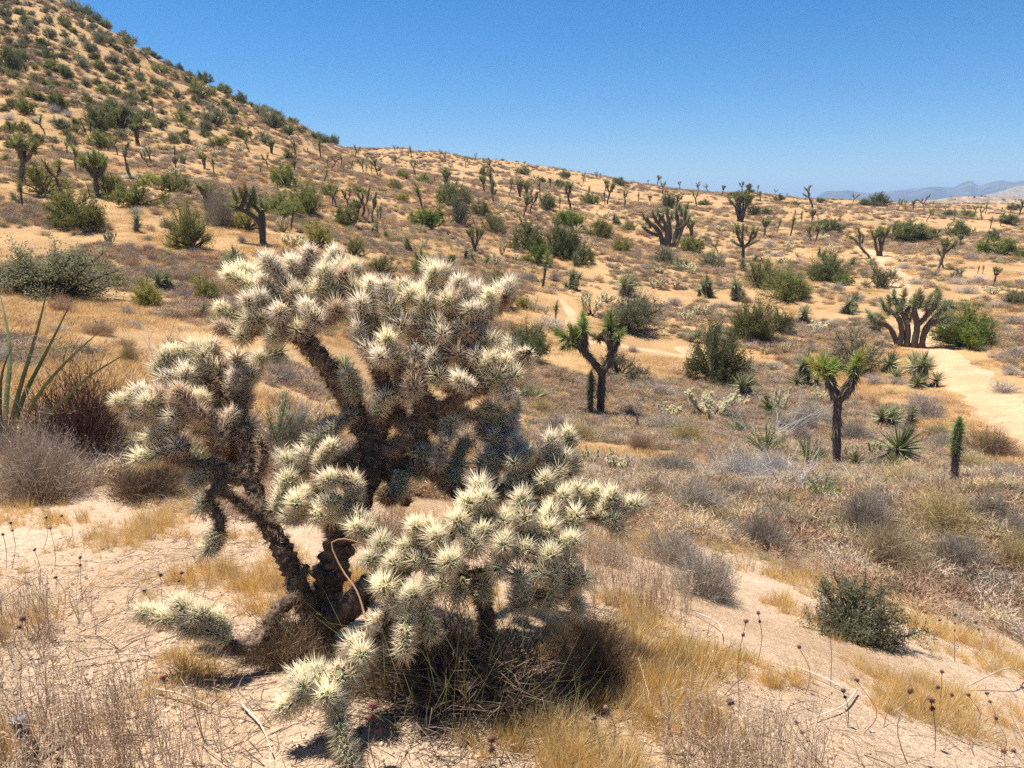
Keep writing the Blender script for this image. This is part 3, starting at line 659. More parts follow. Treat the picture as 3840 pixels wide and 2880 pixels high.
# joints: tip, base (overview pixels), depth offset
JT = [(572, 555, 618, 615, 0), (672, 538, 655, 590, .04), (628, 562, 645, 615, .05), (698, 580, 722, 640, -.04), (748, 586, 730, 625, -.02), (487, 592, 545, 622, -.02),
 (467, 705, 533, 722, -.06), (470, 664, 520, 690, -.02), (560, 600, 600, 650, .04), (600, 640, 640, 680, .02), (640, 625, 650, 690, -.02), (802, 606, 800, 660, -.02),
 (828, 612, 843, 672, -.05), (845, 650, 850, 712, -.05), (872, 610, 862, 660, .03), (942, 580, 925, 632, -.04), (998, 603, 975, 640, .0), (918, 640, 915, 700, -.06),
 (985, 636, 968, 680, -.03), (1020, 626, 1000, 670, .0), (1058, 630, 1058, 682, -.02), (1040, 660, 1028, 715, -.03), (948, 690, 930, 735, -.06), (995, 694, 985, 745, -.05),
 (1070, 730, 1035, 752, -.05), (1050, 715, 1020, 745, -.03), (902, 750, 890, 800, -.06), (942, 762, 925, 800, -.08), (785, 750, 820, 770, -.1), (1068, 770, 1040, 805, -.10),
 (1100, 778, 1065, 800, -.08), (1120, 812, 1080, 815, -.08), (1085, 805, 1055, 830, -.1), (1100, 866, 1085, 820, -.1), (985, 815, 1020, 840, -.12), (748, 803, 765, 850, -.06),
 (838, 850, 815, 890, -.08), (1048, 876, 1052, 918, .04), (1080, 880, 1082, 925, .03), (1110, 902, 1098, 940, .02), (1036, 925, 1062, 945, .03), (1070, 930, 1075, 985, .0),
 (1108, 943, 1132, 992, -.02), (1125, 1025, 1100, 1060, -.06), (1192, 943, 1185, 990, -.04), (1228, 985, 1198, 1000, -.04), (1064, 980, 1055, 1045, -.03), (1040, 996, 1055, 1030, .02),
 (1212, 1015, 1175, 1030, -.06), (1195, 1040, 1165, 1060, -.08), (1245, 1050, 1240, 1110, -.08), (1292, 1055, 1262, 1100, -.08), (628, 1026, 600, 1095, -.14), (612, 990, 640, 1015, -.1),
 (660, 1060, 640, 1110, -.15), (722, 960, 690, 1000, -.16), (762, 1036, 765, 1085, -.2), (615, 1118, 662, 1112, -.18), (676, 1116, 720, 1110, -.2), (745, 1120, 730, 1085, -.22),
 (803, 1140, 765, 1110, -.24), (866, 1184, 935, 1175, -.42), (889, 1210, 940, 1215, -.45), (919, 1130, 950, 1185, -.42), (1009, 1075, 1015, 1140, -.40), (1056, 1146, 1010, 1160, -.44),
 (1126, 1070, 1128, 1150, -.36), (1143, 1186, 1110, 1190, -.42), (1193, 1137, 1160, 1165, -.36), (1246, 1166, 1200, 1180, -.38), (1193, 1225, 1196, 1285, -.42), (1123, 1236, 1130, 1290, -.44),
 (1196, 1309, 1165, 1290, -.38), (1269, 1246, 1225, 1265, -.38), (1236, 1279, 1210, 1250, -.32), (1256, 1325, 1232, 1280, -.32), (1043, 1290, 1050, 1240, -.38), (986, 1292, 1000, 1250, -.40),
 (849, 1309, 885, 1300, -.5), (876, 1362, 885, 1305, -.52), (873, 1415, 877, 1355, -.56), (936, 1380, 915, 1310, -.48), (806, 1352, 840, 1335, -.45), (749, 1399, 790, 1385, -.52),
 (636, 1456, 690, 1480, -.62), (673, 1450, 715, 1475, -.6), (765, 1455, 733, 1470, -.58), (603, 1538, 655, 1500, -.66), (645, 1505, 715, 1480, -.64), (723, 1520, 735, 1455, -.62),
 (731, 1575, 724, 1510, -.65), (745, 1625, 733, 1565, -.68), (762, 1672, 745, 1612, -.70),
 (1329, 1062, 1300, 1112, -.13), (1355, 1090, 1320, 1115, -.13), (1384, 1088, 1348, 1100, -.14), (1335, 1122, 1300, 1118, -.14), (1342, 1150, 1325, 1120, -.14), (1192, 1102, 1180, 1150, -.25), (1245, 1105, 1240, 1155, -.2), (1242, 1170, 1215, 1190, -.3),
 (247, 873, 305, 858, -.12), (290, 842, 335, 862, -.1), (333, 848, 380, 872, -.1), (277, 902, 340, 898, -.1), (340, 898, 400, 893, -.1), (400, 893, 455, 915, -.08), (367, 866, 420, 890, -.12),
 (380, 838, 432, 895, -.16), (333, 795, 385, 797, -.04), (367, 757, 412, 770, .0), (415, 746, 452, 765, .02), (462, 740, 450, 775, .05), (347, 818, 400, 815, -.06), (317, 947, 370, 930, -.12),
 (293, 993, 350, 980, -.14), (350, 982, 402, 968, -.12), (513, 803, 500, 850, .0), (547, 805, 520, 845, .03), (533, 852, 520, 890, .03), (540, 912, 528, 945, .02), (430, 790, 470, 800, .0), (395, 770, 440, 790, .02),
 (450, 840, 490, 862, .04), (420, 930, 470, 930, .02), (460, 870, 510, 900, .03), (445, 1195, 470, 1150, -.16), (430, 1100, 455, 1075, -.14), (408, 1045, 455, 1020, -.1),
 (298, 1322, 350, 1328, -.28), (340, 1332, 395, 1345, -.28), (382, 1300, 420, 1325, -.3), (425, 1318, 455, 1345, -.3), (470, 1330, 482, 1375, -.27), (390, 1358, 440, 1365, -.3), (450, 1362, 490, 1385, -.28),
 (668, 960, 720, 925, -.08), (650, 975, 690, 1000, -.1), (990, 1040, 950, 1015, .02), (1000, 1005, 965, 1010, .05), (940, 985, 905, 975, -.02), (985, 905, 960, 930, -.02), (1010, 950, 985, 990, .05), (862, 1068, 866, 1020, .0), (905, 1030, 890, 1000, .04)]
ST = [(538, 650, -.1), (598, 683, -.12), (658, 656, -.1), (628, 635, -.04), (725, 664, -.12), (778, 650, -.1), (835, 727, -.14), (818, 772, -.18), (895, 838, -.14), (530, 690, -.1), (520, 725, -.1), (560, 640, -.06),
 (590, 720, -.1), (690, 620, -.06), (760, 620, -.04), (880, 640, -.06), (960, 650, -.08), (1010, 670, -.08), (870, 700, -.08), (960, 720, -.1), (690, 690, -.1), (640, 715, -.1), (1015, 720, -.08), (1030, 775, -.1), (860, 770, -.1), (985, 765, -.1), (940, 810, -.1), (775, 700, -.1),
 (698, 1040, -.28), (763, 1138, -.3), (796, 1210, -.44), (839, 1266, -.52), (899, 1279, -.55), (969, 1212, -.58), (896, 1139, -.46), (986, 1120, -.48), (1083, 1186, -.5), (1196, 1199, -.45), (1126, 1312, -.42), (1069, 1232, -.48), (783, 1419, -.6), (1030, 1190, -.5),
 (940, 1160, -.5), (1140, 1115, -.4), (1215, 1075, -.16), (1150, 975, -.08), (1180, 1040, -.14), (1110, 1000, -.1), (1085, 1130, -.42), (1050, 1075, -.42), (960, 1260, -.5), (1160, 1245, -.44), (1230, 1220, -.4), (850, 1220, -.48), (820, 1180, -.4), (700, 1090, -.28), (640, 1090, -.24),
 (310, 870, -.16), (370, 900, -.16), (420, 860, -.12), (350, 770, -.06), (440, 770, -.02), (400, 800, -.06), (510, 770, .02), (380, 960, -.14), (420, 1335, -.33), (650, 1480, -.68), (700, 1500, -.68)]
rgc = np.random.default_rng(3)
def lead(t, b, k): return t, t+(b-t)*k
JOINTS = [lead(q3(tx, ty, dd-.01), q3(bx, by, dd+.01), 1.12) for tx, ty, bx, by, dd in JT]
for x, y, dd in ST:
    t = q3(x, y, dd); d = norm(np.array((rgc.normal()*.35, -.8+rgc.normal()*.3, .35+rgc.normal()*.3))); JOINTS.append((t, t-d*(.055+.02*rgc.random())))
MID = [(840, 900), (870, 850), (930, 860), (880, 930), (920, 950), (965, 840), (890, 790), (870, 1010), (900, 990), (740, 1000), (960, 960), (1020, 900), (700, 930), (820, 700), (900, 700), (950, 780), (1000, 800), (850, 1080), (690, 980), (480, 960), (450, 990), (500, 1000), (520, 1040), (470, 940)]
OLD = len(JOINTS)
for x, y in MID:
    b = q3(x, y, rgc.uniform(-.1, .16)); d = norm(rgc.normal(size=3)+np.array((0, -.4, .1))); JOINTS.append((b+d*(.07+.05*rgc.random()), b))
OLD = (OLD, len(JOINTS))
crown = [k for k in range(len(JT)) if JT[k][1] < 860 and JT[k][0] > 450]+[k for k in range(len(JT)) if 1000 < JT[k][0] < 1260 and JT[k][1] < 1300]
for _ in range(50):                                             # the far side of the crown, glimpsed between the front joints
    k = crown[rgc.integers(len(crown))]; t, b = JOINTS[k]; off = np.array((rgc.normal()*.05, .08+.26*rgc.random(), rgc.normal()*.04-.02))
    d = norm((t-b)+rgc.normal(size=3)*.05+np.array((0, .02, .03))); JOINTS.append((t+off, t+off-d*(.06+.05*rgc.random())))
# side branches that carry the joints, each grown from the nearest limb
att = np.array(ATT); done = np.zeros(len(JOINTS), bool)
for _ in range(len(JOINTS)):
    best = None
    for k in np.where(~done)[0]:
        dv = np.linalg.norm(att-JOINTS[k][1], axis=1); i = int(np.argmin(dv))
        if best is None or dv[i] < best[0]: best = (dv[i], k, i)
    gap, k, i = best; done[k] = True; t, b = JOINTS[k]; d = norm(t-b)
    if gap > .035:
        a = att[i]; mid = (a+b)/2-d*gap*.22+rgc.normal(size=3)*gap*.06
        P = resample([a, mid, b+d*.008], max(5, int(gap/.025))); cholla_limb('branch', P, .019 if gap > .1 else .0165, .0135, 1900, (.90, .77, .55) if rgc.random() < .6 else (.70, .53, .37))
        att = np.vstack([att, P[1:]])
    att = np.vstack([att, b[None]+d[None]*.02, (b+t)[None]/2])
def add_joint(parent, base, t, b, cj, csp):
    d = t-b; L = float(np.linalg.norm(d)); k = int(np.argmin([abs(v['L']-L) for v in JV])); v = JV[k]
    o = obj('joint', v['body'], parent, color=cj)
    o.location = b-base; s = min(max(L/v['L'], .85), 1.2); o.scale = (s, s, s)
    o.rotation_mode = 'QUATERNION'; o.rotation_quaternion = Vector(d).to_track_quat('Z', 'Y') @ Quaternion((0, 0, 1), rnd.random()*6.28)
    s_ = obj('spines', v['spine'], o, color=csp, kind='stuff'); return o
for k, (t, b) in enumerate(JOINTS):
    u = rgc.random(); low = (t[2]-BASE[2]) < .75
    csp = (.96, .86, .62) if (low or u < .45) else (.96, .86, .68) if u < .85 else (.74, .58, .42)
    k_ = .92+.12*rgc.random(); csp = tuple(min(.98, c*k_) for c in csp)
    cj = (.20, .22, .09) if (low or u < .45) else (.22, .18, .10) if u < .8 else (.16, .11, .07)
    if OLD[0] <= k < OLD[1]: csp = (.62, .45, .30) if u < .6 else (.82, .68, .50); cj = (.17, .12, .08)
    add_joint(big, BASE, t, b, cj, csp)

# ------------------------------------------------------------------ Joshua trees drawn limb by limb
HERO_TREES = [
 (10, 'Y-shaped Joshua tree with bright yellow-green leaf heads and a bare upright trunk', (.20, .22, .055), 'the bright-headed forked Joshua tree',
  [([(1000, 952), (998, 800), (1002, 650), (1008, 512)], 27, 25), ([(1008, 520), (968, 425), (938, 325)], 25, 24), ([(1008, 520), (1062, 450), (1098, 390), (1116, 300)], 25, 26), ([(940, 340), (885, 290)], 16, 14)],
  [(922, 300, -15, 92), (868, 285, -50, 72), (1118, 285, 8, 78), (1150, 235, 15, 62), (960, 300, 25, 70)]),
 (2, 'crooked Joshua tree forking low with a bent elbow arm, green leaf tufts', (.145, .165, .05), 'the crooked elbow-armed Joshua tree',
  [([(1679, 1822), (1684, 1650), (1690, 1552)], 24, 22), ([(1690, 1560), (1630, 1470), (1565, 1400), (1505, 1345), (1465, 1320)], 21, 16), ([(1570, 1408), (1578, 1330), (1568, 1250)], 17, 15), ([(1690, 1560), (1738, 1465), (1752, 1390), (1722, 1320), (1692, 1302)], 21, 19), ([(1752, 1400), (1785, 1345), (1795, 1320)], 14, 13), ([(1724, 1330), (1738, 1265)], 16, 15), ([(1695, 1310), (1660, 1325)], 13, 12)],
  [(1450, 1318, -60, 82), (1480, 1370, -110, 60), (1500, 1290, -20, 66), (1568, 1225, 0, 74), (1560, 1265, 10, 60), (1738, 1225, 5, 80), (1740, 1260, 0, 66), (1800, 1305, 40, 56), (1655, 1320, -60, 52), (1530, 1300, -10, 60)]),
 (3, 'massive many-trunked Joshua tree with a broad pale-green crown beside the sandy trail', (.165, .185, .10), 'the massive Joshua tree at the trail',
  [([(1405, 1385), (1420, 1260), (1385, 1175), (1310, 1130)], 20, 14), ([(1455, 1385), (1450, 1210), (1405, 1130), (1375, 1070)], 20, 14), ([(1498, 1385), (1520, 1225), (1502, 1130), (1530, 1060)], 21, 14), ([(1548, 1385), (1572, 1275), (1640, 1185), (1700, 1135)], 20, 13), ([(1520, 1245), (1592, 1165), (1645, 1085)], 15, 12), ([(1395, 1370), (1330, 1245), (1245, 1215), (1220, 1185)], 17, 12), ([(1440, 1200), (1460, 1130)], 13, 12), ([(1600, 1235), (1680, 1210), (1715, 1200)], 12, 11)],
  [(1220, 1180, -40, 48), (1252, 1262, -80, 42), (1300, 1110, -25, 50), (1285, 1185, -60, 44), (1342, 1090, -15, 48), (1372, 1058, -5, 50), (1432, 1052, 5, 50), (1420, 1112, 0, 46), (1470, 1118, 5, 46), (1480, 1185, 10, 42), (1530, 1058, 0, 54), (1545, 1100, 10, 48), (1600, 1082, 10, 46), (1652, 1062, 15, 52), (1640, 1112, 10, 46), (1702, 1122, 30, 46), (1700, 1200, 60, 44), (1722, 1225, 70, 42), (1268, 1232, -70, 40), (1580, 1122, 0, 44), (1330, 1150, -30, 42), (1662, 1160, 30, 44), (1390, 1150, -10, 40), (1240, 1210, -60, 42), (1500, 1080, 0, 42)]),
 (3, 'slender Joshua tree with upswept candelabra arms and small yellowish heads', (.15, .16, .06), 'the candelabra-armed Joshua tree',
  [([(393, 822), (392, 775), (394, 733)], 10, 9), ([(394, 735), (370, 692), (354, 645), (346, 618)], 8, 6), ([(394, 735), (386, 665), (392, 615)], 7, 6), ([(394, 735), (432, 702), (446, 655), (455, 625)], 8, 6), ([(394, 736), (440, 716), (474, 698)], 7, 6), ([(394, 735), (352, 716), (328, 700)], 7, 6), ([(440, 690), (470, 660), (480, 635)], 6, 5)],
  [(345, 608, -10, 24), (392, 608, 0, 22), (456, 618, 15, 22), (478, 696, 70, 20), (325, 698, -70, 18), (415, 622, 5, 20), (370, 632, -10, 20), (462, 642, 20, 20), (484, 625, 20, 20), (330, 632, -30, 20), (360, 600, -5, 20)]),
 (1, 'leaning Joshua tree with a wide one-sided crown of drooping leaf heads', (.115, .135, .055), 'the lopsided Joshua tree',
  [([(1706, 1582), (1692, 1490), (1672, 1425), (1612, 1382), (1560, 1352), (1520, 1342)], 19, 11), ([(1692, 1450), (1682, 1375), (1650, 1335), (1610, 1318)], 12, 9), ([(1712, 1545), (1708, 1425), (1702, 1360)], 12, 10), ([(1560, 1355), (1582, 1285), (1602, 1240)], 11, 9), ([(1600, 1375), (1620, 1310), (1640, 1260)], 10, 9)],
  [(1500, 1332, -60, 38), (1530, 1292, -20, 36), (1520, 1258, -20, 36), (1600, 1315, -30, 38), (1652, 1292, 5, 38), (1722, 1345, 10, 38), (1692, 1322, -5, 36), (1592, 1232, -5, 40), (1640, 1240, 10, 38), (1560, 1245, -10, 36), (1642, 1275, 10, 34), (1545, 1355, -100, 30), (1620, 1280, 0, 32), (1575, 1275, -10, 34)]),
 (1, 'stout Joshua tree with a thick vase of arms under one full leafy crown', (.16, .17, .055), 'the vase-crowned Joshua tree',
  [([(630, 1268), (624, 1205), (620, 1150)], 15, 14), ([(620, 1155), (575, 1090), (545, 1050)], 12, 10), ([(620, 1155), (610, 1085), (602, 1030)], 11, 10), ([(620, 1155), (645, 1095), (650, 1030)], 11, 10), ([(620, 1155), (665, 1100), (680, 1055)], 11, 9), ([(580, 1100), (560, 1060)], 9, 8)],
  [(540, 1040, -30, 42), (580, 1024, -10, 42), (612, 1010, 0, 44), (642, 1022, 5, 42), (672, 1052, 25, 40), (558, 1050, -20, 38), (622, 1045, 0, 38), (596, 1050, 0, 36), (660, 1030, 15, 38), (525, 1062, -50, 34)]),
 (10, 'single unbranched Joshua tree pole shaggy with dead leaves and a green top', (.13, .17, .055), 'the shaggy Joshua tree pole',
  [([(1762, 1088), (1764, 980), (1770, 880), (1780, 740), (1788, 680)], 26, 20)],
  [(1770, 840, 0, 62), (1776, 790, 0, 60), (1782, 740, 3, 60), (1788, 690, 5, 58), (1790, 665, 5, 54)]),
 (2, 'dark spiky young Joshua tree standing against the trunk of the crooked elbow-armed tree', (.06, .08, .035), None,
  [([(1612, 1832), (1614, 1740), (1618, 1640), (1620, 1590)], 17, 14)],
  [(1614, 1720, 0, 44), (1616, 1680, 0, 46), (1618, 1640, 0, 48), (1619, 1600, 0, 48), (1620, 1575, 0, 44)]),
 (2, 'tall twin-crowned Joshua tree with dozens of upright dark arms on the far slope', (.10, .115, .045), 'the many-armed Joshua tree on the slope',
  [([(2085, 735), (2070, 660), (2040, 610), (1990, 570), (1965, 545)], 17, 10), ([(2100, 735), (2110, 640), (2090, 570), (2050, 520)], 17, 10), ([(2120, 735), (2130, 640), (2120, 560), (2110, 510)], 15, 10), ([(2150, 735), (2170, 650), (2180, 570), (2170, 520)], 16, 10), ([(2165, 730), (2200, 640), (2225, 560), (2230, 500)], 15, 9), ([(2110, 640), (2060, 590), (2020, 530)], 11, 9), ([(2180, 620), (2215, 600), (2250, 560)], 10, 8), ([(2070, 665), (2000, 640), (1970, 620)], 11, 8)],
  [(1960, 540, -20, 26), (1985, 560, -10, 24), (2050, 512, 0, 28), (2020, 525, -10, 26), (2110, 502, 0, 28), (2085, 540, 0, 24), (2170, 512, 0, 28), (2140, 540, 0, 26), (2230, 495, 5, 28), (2205, 520, 5, 26), (2250, 555, 20, 24), (1965, 615, -50, 24), (2000, 600, -20, 24), (2060, 570, 0, 24), (2130, 590, 0, 22), (2200, 580, 10, 24), (2040, 560, 0, 22), (2190, 480, 0, 24), (2245, 470, 5, 22)]),
]
LANDMARKS = [('the huge silver cholla', BASE)]
for crop, label, col, lm, limbs, heads in HERO_TREES:
    bx = sum(l[0][0][0] for l in limbs if abs(l[0][0][1]-limbs[0][0][0][1]) < 8)/max(1, sum(abs(l[0][0][1]-limbs[0][0][0][1]) < 8 for l in limbs)); by = limbs[0][0][0][1]
    p0, mpp = hit(*cp(crop, bx, by)); m = mpp*CS; fac = np.array((p0[0], p0[1], 0)); fac /= np.linalg.norm(fac); rt = np.array((fac[1], -fac[0], 0))
    t = thing('joshua_tree', 'Joshua tree', 'Joshua trees', p0, label=label, h=abs(by-min(h[1]-h[3] for h in heads))*m)
    if lm: LANDMARKS.append((lm, p0))
    def w3(x, y, dep):
        d_ = ray(*cp(crop, x, y)); e_ = np.array((0, 0, EYE)); return e_+d_*((np.dot(p0-e_, fac)+dep*m)/np.dot(d_, fac))-p0-np.array((0, 0, .03))
    tr, th = [], []; tips = []
    for k, (pts, r0, r1) in enumerate(limbs):
        e = rnd.uniform(-60, 60) if k else 0
        if k == 0 and len(limbs) == 1: e = 0
        dep = np.linspace(0, e*(len(pts) > 1), len(pts))
        if pts[0][1] < by-30:
            b0 = min(tips, key=lambda q_: abs(q_[0]-pts[0][0])+abs(q_[1]-pts[0][1])); dep = dep*.5+b0[2]
        for (x, y), d in zip(pts, dep): tips.append((x, y, d))
        P = resample([w3(x, y, d) for (x, y), d in zip(pts, dep)], 10); rad = np.linspace(r0, r1, 10)*m*(1+.06*R.normal(size=10))
        if k == 0 or pts[0][1] > by-30: rad[0] *= 1.25
        tr.append(tube(P, rad, 12, .09)); nb = 110 if pts[0][1] < by-30 or len(limbs) == 1 else 45
        th.append(thatch(P[2:] if nb > 50 else P[4:], rad[2:] if nb > 50 else rad[4:], nb*2, heads[0][3]*m*.7, heads[0][3]*m*.08))
    for i, VT in enumerate(tr): obj('trunk' if limbs[i][0][0][1] > by-30 else 'limb', new_mesh('joshua_limb', *VT, [M_jbark], smooth=True), t)
    obj('thatch', new_mesh('joshua_thatch', *join(*th), [M_thatch]), t, kind='stuff')
    for x, y, ang, s in heads:
        b0 = min(tips, key=lambda q_: abs(q_[0]-x)+abs(q_[1]-y)); d = rt*math.sin(ang*D2R)+np.array((0, 0, math.cos(ang*D2R)))+fac*rnd.uniform(-.35, .25); d = norm(d)
        me = bpy.data.meshes.get('joshua_rosette_%d' % (i := rnd.randrange(3))) or new_mesh('joshua_rosette_%d' % i, *ROS_HI[i], [M_jleaf])
        o = obj('leaf_rosette', me, t, color=tuple(min(.7, c*2.2)*rnd.uniform(.85, 1.15) for c in col), kind='stuff'); S = s*m*1.05
        o.location = w3(x, y, b0[2])-d*S*.55; o.scale = (S, S, S); o.rotation_mode = 'QUATERNION'; o.rotation_quaternion = Vector(d).to_track_quat('Z', 'Y') @ Quaternion((0, 0, 1), rnd.random()*6.28)

# ------------------------------------------------------------------ plants across the field
TINT = {'olive': (.25, .25, .075), 'dark': (.165, .178, .065), 'yellow': (.36, .335, .09), 'grey': (.255, .25, .14), 'bright': (.21, .265, .05)}
TINT_WORD = {'olive': 'olive-green', 'dark': 'dark green', 'yellow': 'yellowish-green', 'grey': 'grey-green', 'bright': 'fresh green'}
def jit(c, a=.12):
    k_ = rnd.uniform(1-a, 1+a); return tuple(x*k_*rnd.uniform(.98, 1.02) for x in c)
TAKEN = []                                                     # (px, py, half width) of what is placed, to keep random plants off it
def shrub(px, py, w, h, tint, fine=0, airy=False):
    """px, py: foot of the shrub in picture pixels; w, h its size in pixels"""
    p, mpp = hit(px, py); v = rnd.choice(SHRUB_AIRY if airy else SHRUB_FINE if fine else SHRUB)
    hw, hh = w*mpp/2, max(h*mpp, w*mpp*.42)
    fac = np.array((p[0], p[1])); fac = fac/np.linalg.norm(fac); p = p+np.array((fac[0], fac[1], 0))*hw*.5; p[2] = gz(p[0], p[1])-.03
    t = thing('desert_shrub', 'shrub', 'green desert shrubs', p, rnd.random()*6.28, (hw*1.17, hw*1.17, hh*1.12), h=hh, w=hw*2, word=TINT_WORD[tint], kind='shrub', airy=airy)
    obj('stem', v['stem'], t, kind='stuff'); obj('foliage', v['foliage'], t, color=jit(TINT[tint]), kind='stuff'); TAKEN.append((px, py-h*.3, w*.5)); t.scale = tuple(v_*(1.12 if w > 25 else 1.0) for v_ in t.scale); return t
LC = (.29, .30, .105)
def joshua(px, py, top, kind, col=LC):
    p, mpp = hit(px, py); h = (py-top)*mpp; v = rnd.choice(JOSH[kind])
    if h > 6.5: h = 6.5
    t = thing('joshua_tree', 'Joshua tree', 'Joshua trees', p-np.array((0, 0, .04)), rnd.random()*6.28, (h, h, h), (rnd.uniform(-.06, .06), rnd.uniform(-.06, .06)), h=h, word=kind, kind='joshua')
    obj('trunk', v['trunk'], t); obj('thatch', v['thatch'], t, kind='stuff'); obj('leaves', v['leaves'], t, color=jit(col, .2), kind='stuff'); TAKEN.append((px, py-3, 4)); return t
def yucca(px, py, w, h, n=None, col=(.31, .33, .17)):
    p, mpp = hit(px, py); hm = h*mpp; cand = [v for v in YUC if n is None or len(v['heads']) == n] or YUC; v = rnd.choice(cand)
    zs = max(max(c.co.z for c in me.vertices) for me in v['heads']); xs = [c.co.x for me in v['heads'] for c in me.vertices]; s = min(max((hm/zs)**.5*(w*mpp*1.1/(max(xs)-min(xs)))**.5, hm/zs*.9, .5), 3.0)
    t = thing('mojave_yucca', 'yucca', 'yuccas', p-np.array((0, 0, .02)), rnd.random()*6.28, (s, s, s), h=hm, word=len(v['heads']), kind='yucca')
    if 'trunk' in v: obj('trunk', v['trunk'], t); obj('thatch', v['thatch'], t, kind='stuff')
    for me in v['heads']: obj('leaf_rosette', me, t, color=jit(col, .15), kind='stuff')
    TAKEN.append((px, py-h*.3, w*.5)); return t
def cholla(px, py, w, h, pale=1.0):
    p, mpp = hit(px, py); v = rnd.choice(SCH); hw, hh = w*mpp*.55, h*mpp*1.02
    t = thing('small_cholla', 'cactus', 'small chollas', p-np.array((0, 0, .02)), rnd.random()*6.28, (hw, hw, hh), h=hh, w=hw*2, kind='cholla')
    obj('stem', v['stem'], t); obj('joints', v['joints'], t, color=(.52*pale, .47*pale, .27*pale), kind='stuff'); obj('spines', v['spines'], t, color=jit((.93*pale, .84*pale, .60*pale), .06), kind='stuff')
    TAKEN.append((px, py-h*.3, w*.5)); return t
BT = {'lilac': (.49, .41, .33), 'tan': (.56, .42, .27), 'rust': (.42, .28, .18), 'straw': (.60, .47, .23), 'ash': (.38, .32, .26), 'silver': (.58, .54, .50)}
BW = {'lilac': 'mauve-grey', 'tan': 'tan', 'rust': 'rust-brown', 'straw': 'straw-yellow', 'ash': 'ash-grey', 'silver': 'silver-grey'}
LT = {'lilac': (.17, .15, .11), 'tan': (.24, .19, .09), 'rust': (.20, .12, .06), 'straw': (.36, .31, .14), 'ash': (.20, .19, .11), 'silver': (.22, .21, .16)}
def bush(px, py, w, h, tint, fine=False, meshes=None):
    p, mpp = hit(px, py); hw, hh = w*mpp/2, h*mpp
    fac = np.array((p[0], p[1])); fac = fac/np.linalg.norm(fac); p = p+np.array((fac[0], fac[1], 0))*hw*.4; p[2] = gz(p[0], p[1])-.02
    if fine or 'leaf' in (meshes or {}):
        v = meshes or rnd.choice(BUSH_FINE); hw *= 1.22; hh *= 1.22
        t = thing('dry_bush', 'bush', 'dry bushes', p, rnd.random()*6.28, (hw, hw, hh), h=hh, w=hw*2, word=BW[tint], kind='bush')
        obj('twigs', v['twig'], t, color=jit(tuple(.78*c_ for c_ in BT[tint])), kind='stuff'); obj('foliage', v['leaf'], t, color=jit(LT[tint]), kind='stuff')
    else:
        me = rnd.choice(BUSH if w > 14 else BUSH_LOW)['twig']; t = obj('dry_bush', me, color=jit(BT[tint])); t.location = p; t.rotation_euler = (0, 0, rnd.random()*6.28); t.scale = (hw, hw, hh)
        t['category'] = 'bush'; t['group'] = 'dry bushes'; THINGS.append(dict(o=t, cat='bush', pos=np.array(p), label=None, h=hh, w=hw*2, word=BW[tint], kind='bush'))
    TAKEN.append((px, py-h*.3, w*.5)); return t

def row_of(px):
    xs = [0, 62, 93, 131, 180, 247, 340, 393, 465, 534, 604, 683, 744, 806, 852, 1024]; ys = [-40, 2, 14, 32, 59, 97, 148, 149, 160, 170, 181, 187, 192, 200, 204, 206]
    return float(np.interp(px, xs, ys))
def each(fn, crop, rows):
    for row in rows:
        x, y = cp(crop, row[0], row[1]); rest = [v*CS if isinstance(v, (int, float)) and not isinstance(v, bool) and k < 2 else v for k, v in enumerate(row[2:])]
        fn(x, y, *rest)
